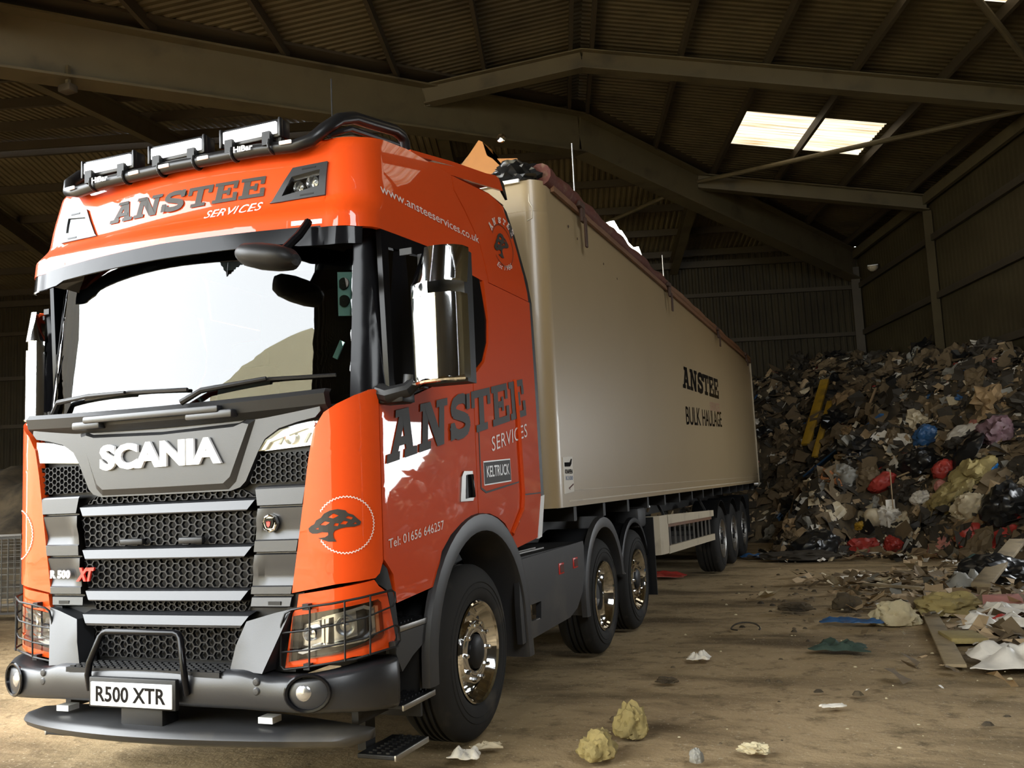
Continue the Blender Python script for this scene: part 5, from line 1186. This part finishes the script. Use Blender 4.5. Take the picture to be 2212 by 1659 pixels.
bag('pink_bag', 'small pinkish red bag under the round red bag', 'pink', 6.02, -2.66, (.24, .2, .16), 4, .4)
sheet('black_film', 'big spread of shiny black plastic film below the large white sack', 'black', 6.43, -2.55, (1.2, .8), 5, .28, .3)
bag('black_bag', 'round black bag left of the large white sack', 'black', 6.0, -1.9, (.7, .6, .42), 6, .5)
bag('bright_blue_bag', 'bright blue bag near the right edge of the heap', 'bright_blue', 6.64, -3.15, (.26, .2, .2), 7, .5)
item('foam_block', 'broken yellow foam block below the round red bag', 'foam', 'foam', 6.42, -3.05, lump((.75, .5, .3), 8, .8), .2, sink=.05)
item('foam_block', 'mossy yellow foam mat lower on the right of the heap', 'foam', 'foam', 6.0, -3.0, lump((.8, .5, .28), 9, .8), -.3, sink=.05)
bag('cream_sack', 'cream sack on a curved cardboard tray, low on the right', 'cream', 6.15, -3.52, (.6, .5, .36), 10, .5)
item('cardboard_tray', 'curved cardboard tray under the cream sack', 'cardboard', 'card', 6.02, -3.66, film((.7, .45), 11, .12), .2)
bag('black_bag', 'full shiny black bag at the right edge above the red sheets', 'black', 6.55, -4.05, (.85, .75, .55), 12, .45)
sheet('red_sheet', 'torn red sheet at the right edge of the heap foot', 'red', 6.22, -4.42, (.75, .4), 13, .16)
sheet('red_sheet', 'crumpled red sheet second from the right along the heap foot', 'red', 5.9, -3.85, (.45, .35), 14, .2)
sheet('pink_sheet', 'flat pinkish red sheet at the middle of the heap foot', 'pink', 5.62, -3.35, (.45, .3), 15, .1)
bag('red_bag', 'bright red crumpled bag at the heap foot beside the black bag', 'red', 4.66, -2.3, (.62, .5, .30), 16, .7)
bag('red_bag', 'small red bag leaning on a white board at the heap foot', 'red', 5.12, -2.5, (.32, .28, .24), 17, .6)
item('white_board', 'white curved board standing at the heap foot behind red bags', 'panel', 'white', 5.24, -2.36, MB().grid([[(x-.06, .06*math.sin(x*6), z) for x in np.linspace(-.09, .09, 5)] for z in np.linspace(0, .5, 8)], (0, .012, 0)), .3, tilt=False)
bag('black_bag', 'round black bag sitting on the floor at the left end of the heap', 'black', 3.78, -2.42, (.85, .62, .42), 18, .4)
item('cardboard_sheet', 'buckled brown cardboard lying behind the trailer wheels', 'cardboard', 'card', 3.72, -1.1, film((1.0, .8), 19, .25), .5)
item('tarpaulin', 'flat dark tarpaulin bundle on the floor before the black bag', 'tarpaulin', 'dark', 3.33, -2.95, lump((1.25, .45, .16), 20, .5), .05)
item('cream_box', 'broken cream box with a pale side, above the small red bag', 'box', 'cream', 4.96, -2.1, lump((.36, .3, .36), 21, .25, 3), .4)
bag('white_bag', 'white bag at the heap foot right of the broken cream box', 'white', 5.2, -2.2, (.4, .3, .32), 22, .6)
bag('grey_sack', 'grey brown sack on the left slope under the blue board', 'grey', 4.72, -1.3, (.55, .45, .38), 23, .5)
bag('brown_sack', 'brown sack beside the dull red bag halfway up', 'brown', 5.1, -1.5, (.5, .42, .34), 24, .5, cat='sack')
bag('white_bag', 'small white bag in the middle of the heap', 'white', 5.73, -2.4, (.34, .26, .2), 25, .6)
sheet('cream_cloth', 'cream cloth hanging in the middle of the heap', 'cream', 5.85, -2.75, (.5, .35), 26, .2, cat='cloth')
bag('purple_bundle', 'dull purple bundle high at the right edge of the heap', 'purple', 7.05, -2.7, (.6, .5, .4), 27, .6, cat='bundle')
bag('blue_bag', 'dark blue bag left of the large white sack', 'blue', 6.3, -1.5, (.5, .4, .3), 28, .5)
sheet('teal_sheet', 'teal plastic sheet on the floor at the right edge of the heap foot', 'teal', 5.85, -4.45, (.6, .4), 29, .2)
sheet('paper', 'printed white paper on the slope below the yellow rails', 'white', 4.62, 3.0, (.34, .3), 30, .05, cat='paper')
sheet('paper', 'white paper scrap below the long blue board', 'white', 5.87, -1.2, (.4, .3), 31, .12, cat='paper')
sheet('paper', 'pale paper scrap near the top of the heap by the wall', 'white', 7.8, 4.1, (.5, .34), 32, .14, cat='paper')
sheet('green_sheet', 'pale green sheet near the crest of the heap', 'grey', 7.3, 5.0, (.6, .4), 33, .2)
beam_('stick', 'pale bent stick standing on the upper slope', 'tan', (6.05, 1.25, .0), (6.6, 1.95, .25), .05, .04, 'stick')
beam_('stick', 'thin pale stick upright above the white board', 'tan', (5.2, -2.42, .3), (5.25, -2.3, .85), .02, .02, 'stick', .1)
beam_('stick', 'pale stick lying beside the small white bag', 'tan', (5.5, -1.9, .02), (5.95, -2.1, .1), .05, .03, 'stick')
sheet('brown_sheet', 'brown rusty sheet on the slope above the black bag', 'orange', 4.42, -1.45, (.5, .35), 34, .2)
sheet('cream_sheet', 'cream sheet on the floor behind the trailer wheels', 'cream', 2.98, -2.25, (.6, .22), 35, .1)
sheet('blue_sheet', 'blue sheet on the floor beside the trailer wheels', 'blue', 2.66, -2.3, (.4, .2), 36, .12)
bag('yellow_bag', 'small mustard yellow bag above the bright red crumpled bag', 'yellow', 4.75, -2.05, (.25, .2, .2), 37, .5)
# loose on the floor at the right
beam_('grey_plank', 'grey plank sticking up from the right edge of the floor', 'wood', (5.76, -5.73, .35), (4.2, -7.97, .02), .22, .05)
beam_('long_plank', 'long narrow pale plank lying toward the camera on the floor', 'wood', (3.31, -8.46, 0), (2.14, -12.14, 0), .15, .025, lift=.014)
beam_('plank', 'short dark plank across the floor beyond the long pale plank', 'wood', (3.0, -7.4, .02), (3.5, -8.0, .02), .10, .03)
bag('carrier_bag', 'white and yellow carrier bag lying on the open floor', 'pale', 2.49, -9.9, (.46, .30, .22), 41, .5)
sheet('blue_rag', 'left of two blue rags on the floor by the carrier bag', 'blue', 1.98, -9.87, (.36, .20), 42, .07, cat='rag')
sheet('blue_rag', 'blue rag on the floor nearest the carrier bag', 'blue', 2.2, -9.98, (.28, .16), 43, .06, cat='rag')
sheet('green_rag', 'dark green rag alone on the open floor', 'green', 1.53, -11.29, (.40, .26), 44, .12, cat='rag')
item('foam_chunk', 'torn yellow foam chunk on the floor, the farther of two near the front wheel', 'foam', 'foam', -.44, -13.69, lump((.20, .17, .19), 45, .75, ridge=.7), .3)
item('foam_chunk', 'torn yellow foam chunk cut by the bottom edge of the photo', 'foam', 'foam', -.66, -14.10, lump((.24, .19, .15), 46, .75, ridge=.7), 1.2)
item('foam_chunk', 'low pale foam scrap on the floor near the bottom edge', 'foam', 'pale', .21, -14.11, lump((.17, .10, .05), 47, .8), 0)
item('ball', 'small pale blue crumpled ball at the bottom edge', 'ball', 'grey', -.13, -14.25, lump((.075, .07, .07), 48, .35), 0)
sheet('paper', 'crumpled white paper alone on the floor beside the drive wheels', 'white', .29, -11.5, (.17, .14), 49, .10, cat='paper')
sheet('plastic_strip', 'thin white plastic strip on the open floor', 'white', .9, -13.22, (.17, .06), 50, .04, .4, cat='strip')
sheet('red_rag', 'dull red rag on the floor beside the mud flap', 'red', .63, -4.92, (.75, .4), 51, .14, cat='rag')
sheet('white_sack', 'white sack lying at the right edge of the floor', 'white', 2.62, -12.0, (.55, .7), 52, .22, cat='sack')
sheet('white_sheet', 'white sheet at the right edge behind the pink board', 'white', 3.75, -9.9, (.8, .5), 53, .25)
item('foam_block', 'yellow foam slab beside the long pale plank', 'foam', 'foam', 3.15, -9.5, lump((.62, .5, .22), 54, .6), .3)
item('foam_slab', 'flat olive yellow board beside the near end of the long plank', 'foam', 'foam', 2.66, -11.05, MB().box((0, 0, .03), (.30, .42, .05), None, .01), .2)
item('pink_board', 'broken pinkish board on the floor by the right edge', 'board', 'pink', 3.9, -9.2, MB().box((0, 0, .05), (1.0, .6, .03), Matrix.Rotation(.08, 3, 'X'), .006), .3)
item('blue_ball', 'small bright blue ball on the floor by the white sack', 'ball', 'bright_blue', 2.66, -11.64, lump((.075, .075, .07), 64, .05, 3, 0), 0, tilt=False)
sheet('striped_film', 'crumpled white film with a red fold near the right edge', 'white', 3.2, -10.5, (.6, .4), 55, .22, cat='film')
sheet('red_strip', 'red strip across the white film near the right edge', 'red', 3.35, -10.3, (.55, .09), 56, .12, .8, cat='strip')
bag('black_bag', 'dark sagging bag beneath the grey plank at the right edge', 'black', 4.85, -6.9, (1.0, .7, .35), 57, .6)
sheet('paper', 'crumpled paper on the floor under the front wheel', 'white', -1.41, -14.06, (.17, .13), 58, .08, cat='paper')
sheet('paper', 'torn paper strip touching the front tyre', 'cream', -1.30, -13.90, (.17, .06), 59, .05, .5, cat='paper')
item('wire_loop', 'dark bent wire loop on the floor', 'wire', 'dark', .96, -10.1, MB().tube([(.14*math.cos(a), .09*math.sin(a), .012+.05*max(0, math.sin(a))) for a in np.linspace(-.3, 4.2, 20)], .008, 6), 0, tilt=False)
item('dirt_lump', 'dark dirt lump left on the floor amid clods', 'dirt lump', 'earth', 1.75, -8.9, lump((.34, .2, .09), 60, .7), 0)
item('dirt_lump', 'round dark dirt lump at the centre of the clods', 'dirt lump', 'earth', 2.3, -8.95, lump((.30, .22, .16), 61, .5), 0)
item('dirt_lump', 'dark dirt lump on the bare floor nearer the camera', 'dirt lump', 'earth', -.07, -12.29, lump((.16, .09, .04), 62, .6), 0)
sheet('plastic_wrap', 'clear grey plastic wrap at the foot of the grey plank', 'grey', 4.2, -7.6, (.5, .4), 63, .3, cat='film')

# ------------------------------------------------------------------ load, grab and machine behind
mb = MB().grid([[(x, y, 3.72+.18*noise.noise((x*1.5, y*1.5, 2))) for x in np.linspace(-1.2, 1.2, 14)] for y in np.linspace(3.05, 16.4, 70)])
tag(mb.build('trailer_load', R_['earth'], smooth=60), 'loose waste filling the open top of the trailer', 'load', kind='stuff')
bs = lump((.50, .55, .20), 70, .7); o = bs.build('black_sheeting', R_['black']); o.location = (1.02, 3.12, 3.99); tag(o, 'crumpled black plastic on the front top corner of the trailer', 'plastic sheet')
gb = tag(empty('loading_machine', (-4.6, 7.4, 0)), 'orange loading machine with toothed grab reaching over the trailer', 'loader')
G_inv = Matrix.Translation((4.6, -7.4, 0))
def G_(o, p=None): o.matrix_parent_inverse = G_inv; return o
M['boom'] = mat('boom_orange', (.52, .22, .055), .5, var=.1, dirt=(.25, .14, .06), dscale=3, dlo=.55, dhi=.8)
G_(MB().prism([(x, 5.9, z) for x, z in [(-4.6, 2.0), (-2.4, 4.55), (-1.0, 5.2), (-.62, 5.52), (-.50, 5.66), (-.45, 5.63), (-.40, 5.45), (-.33, 5.40), (-.02, 5.35), (.06, 5.22), (-.02, 5.05), (-.5, 4.95), (-1.6, 4.55), (-3.8, 2.0)]], (0, .3, 0)).build('boom', M['boom'], gb, 0))
G_(MB().bar((-.05, 6.05, 5.25), (.55, 5.75, 4.75), .16, .2).build('dipper', M['chassis'], gb, 0))
bk = G_(MB().grid([[(.35+.12*math.cos(a)*2-.2, y, 4.52+.22*math.sin(a)) for a in np.linspace(.2, math.pi-.2, 9)] for y in np.linspace(5.05, 5.95, 6)], (0, 0, -.03)).box((.35, 5.5, 4.6), (.4, .9, .12)).build('grab_bucket', M['chassis'], gb, 0))
for k in range(6):
    y = 5.1+.16*k; o = MB().tube([(.55, y, 4.60), (.66, y, 4.52), (.70, y, 4.40), (.66, y, 4.22)], [.03, .03, .026, .012], 6).build('tine', M['strap'], bk)
G_(MB().lathe([(.001, .03), (.05, .02), (.06, 0)], 12, (-.2, 5.88, 5.62), 'y', -1).build('glint_disc', M['chrome'], gb))  # chrome disc added in place of a white glint on the grab
mb = MB(); mb.box((-4.9, 7.6, 1.7), (2.2, 2.6, 1.3), None, .08); mb.box((-4.2, 6.6, 2.5), (.9, 1.0, 1.5), None, .06); G_(mb.build('machine_body', M['boom'], gb, 30))
mb = MB()
for y in (6.5, 8.7): mb.box((-4.8, y, .5), (3.4, .6, .95), None, .25)
G_(mb.build('tracks', M['chassis'], gb, 30))
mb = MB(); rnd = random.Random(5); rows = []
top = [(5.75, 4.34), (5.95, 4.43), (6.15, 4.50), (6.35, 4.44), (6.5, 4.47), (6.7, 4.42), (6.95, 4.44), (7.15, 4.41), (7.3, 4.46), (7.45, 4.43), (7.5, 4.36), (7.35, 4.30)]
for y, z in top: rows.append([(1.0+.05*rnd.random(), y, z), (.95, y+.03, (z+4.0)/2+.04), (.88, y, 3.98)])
o = mb.grid(rows, (-.05, 0, 0)).build('glare_patch', mat('glare_glow', (1, .97, .86), .5, emit=7.0), smooth=0)  # glare built as a self-lit ragged mesh, not a lamp fitting
tag(o, 'ragged white glare patch above the trailer rail, its glow built into the mesh', 'light')

# ------------------------------------------------------------------ left of the truck
cg = tag(empty('wire_crate', B(-9.0, -6.4), YB*-1), 'rusty wire mesh crate standing behind the lorry at the left edge', 'crate')
mb = MB(); X, Y, Z = 1.3, 1.1, 1.12
for x in (-X/2, X/2):
    for y in (-Y/2, Y/2): mb.bar((x, y, 0), (x, y, Z), .04, .04)
for z in (.08, Z):
    for s in (-1, 1): mb.bar((-X/2, s*Y/2, z), (X/2, s*Y/2, z), .03, .03); mb.bar((s*X/2, -Y/2, z), (s*X/2, Y/2, z), .03, .03)
mb.build('crate_frame', M['steel'], cg, 0)
mb = MB()
for s in (-1, 1):
    for k in range(1, 13): mb.bar((-X/2+X*k/13, s*Y/2, 0.08), (-X/2+X*k/13, s*Y/2, Z), .007, .007); mb.bar((s*X/2, -Y/2+Y*k/13, .08), (s*X/2, -Y/2+Y*k/13, Z), .007, .007)
    for k in range(1, 12): mb.bar((-X/2, s*Y/2, .08+Z*k/12.5), (X/2, s*Y/2, .08+Z*k/12.5), .007, .007); mb.bar((s*X/2, -Y/2, .08+Z*k/12.5), (s*X/2, Y/2, .08+Z*k/12.5), .007, .007)
mb.build('wire_mesh', M['steel'], cg, 0)
mb = MB().grid([[Vector(B(u, v, max(-.1, 2.6*math.exp(-((u+13)**2/14+(v-1)**2/9))+.35*noise.noise((u*1.3, v*1.3, 4))-.15))) for u in np.linspace(-19, -8, 50)] for v in np.linspace(-5, 8, 50)])
tag(mb.build('scrap_mound', R_['earth'], smooth=60), 'dark mound of scrap in the gloom behind the wire crate', 'scrap mound', kind='stuff')
rnd = random.Random(8)
for k, t in enumerate(('lowest pale plank jutting from the scrap mound at left', 'middle plank jutting from the scrap mound at left', 'uppermost plank jutting from the scrap mound at left')):
    beam = MB().bar((-1.2, 0, -.2), (1.2, 0, .35), .12, .04).build('plank', R_['wood'], smooth=0); beam.location = B(-11.6+.3*k, -.9+.6*k, 1.0+.32*k); beam.rotation_euler.z = .4+.5*k; tag(beam, t, 'plank', 'planks on the scrap mound')

# ------------------------------------------------------------------ outside the entrance
M['beige'] = mat('beige_cladding', (.62, .56, .36), .7, var=.06)
def shed(name, label, u0, u1, v0, v1, eave, ridge, along):
    mb = MB()
    if along == 'v':
        um = (u0+u1)/2; prof = [(u0, 0), (u0, eave), (um, ridge), (u1, eave), (u1, 0)]
        mb.prism([B(u, v0, z) for u, z in prof], Vector(B(0, v1))-Vector(B(0, v0)))
    else:
        vm = (v0+v1)/2; prof = [(v0, 0), (v0, eave), (vm, ridge), (v1, eave), (v1, 0)]
        mb.prism([B(u0, v, z) for v, z in prof], Vector(B(u1, 0))-Vector(B(u0, 0)))
    return tag(mb.build(name, M['beige'], smooth=0), label, 'building')
mb = MB().prism([(x, -20, z) for x, z in [(-9, -.1), (-9, 8.6), (3.2, 10.65), (4.6, 10.4), (4.6, -.1)]], (0, -9, 0)); tag(mb.build('warehouse', M['beige'], smooth=0), 'tall beige gabled warehouse across the yard, mirrored in the windscreen', 'building')
shed('yard_building', 'low beige building along the yard beyond the open side', -34, -27, -50, -10, 3.6, 4.6, 'v')

# small fittings high up in the shed
fl = tag(empty('floodlight', (0, 0, 0)), 'small dull floodlight hanging under the big diagonal rafter at top left', 'lamp')
p_ = Vector(B(-7.42, -7.55, HT-TP*7.45-.86))
MB().bar(p_+Vector((0, 0, .16)), p_+Vector((0, 0, -.12)), .05, .05).build('bracket', M['beam'], fl, 0)
MB().box(p_+Vector((0, 0, -.18)), (.22, .16, .11), None, .02).build('lamp_head', M['purlin'], fl)
wl = tag(empty('wall_lamp', (0, 0, 0)), 'small pale wall lamp high in the far corner of the right wall', 'lamp')
p_ = Vector(B(W-.08, 6.9, 7.35))
MB().box(p_, (.3, .3, .06), None, .02).build('lamp_base', M['steel'], wl)
MB().lathe([(.15, 0), (.14, .05), (.08, .11), (.001, .13)], 16, p_-Vector((0, 0, .03)), 'z', -1).build('lamp_glass', M['guard'], wl)
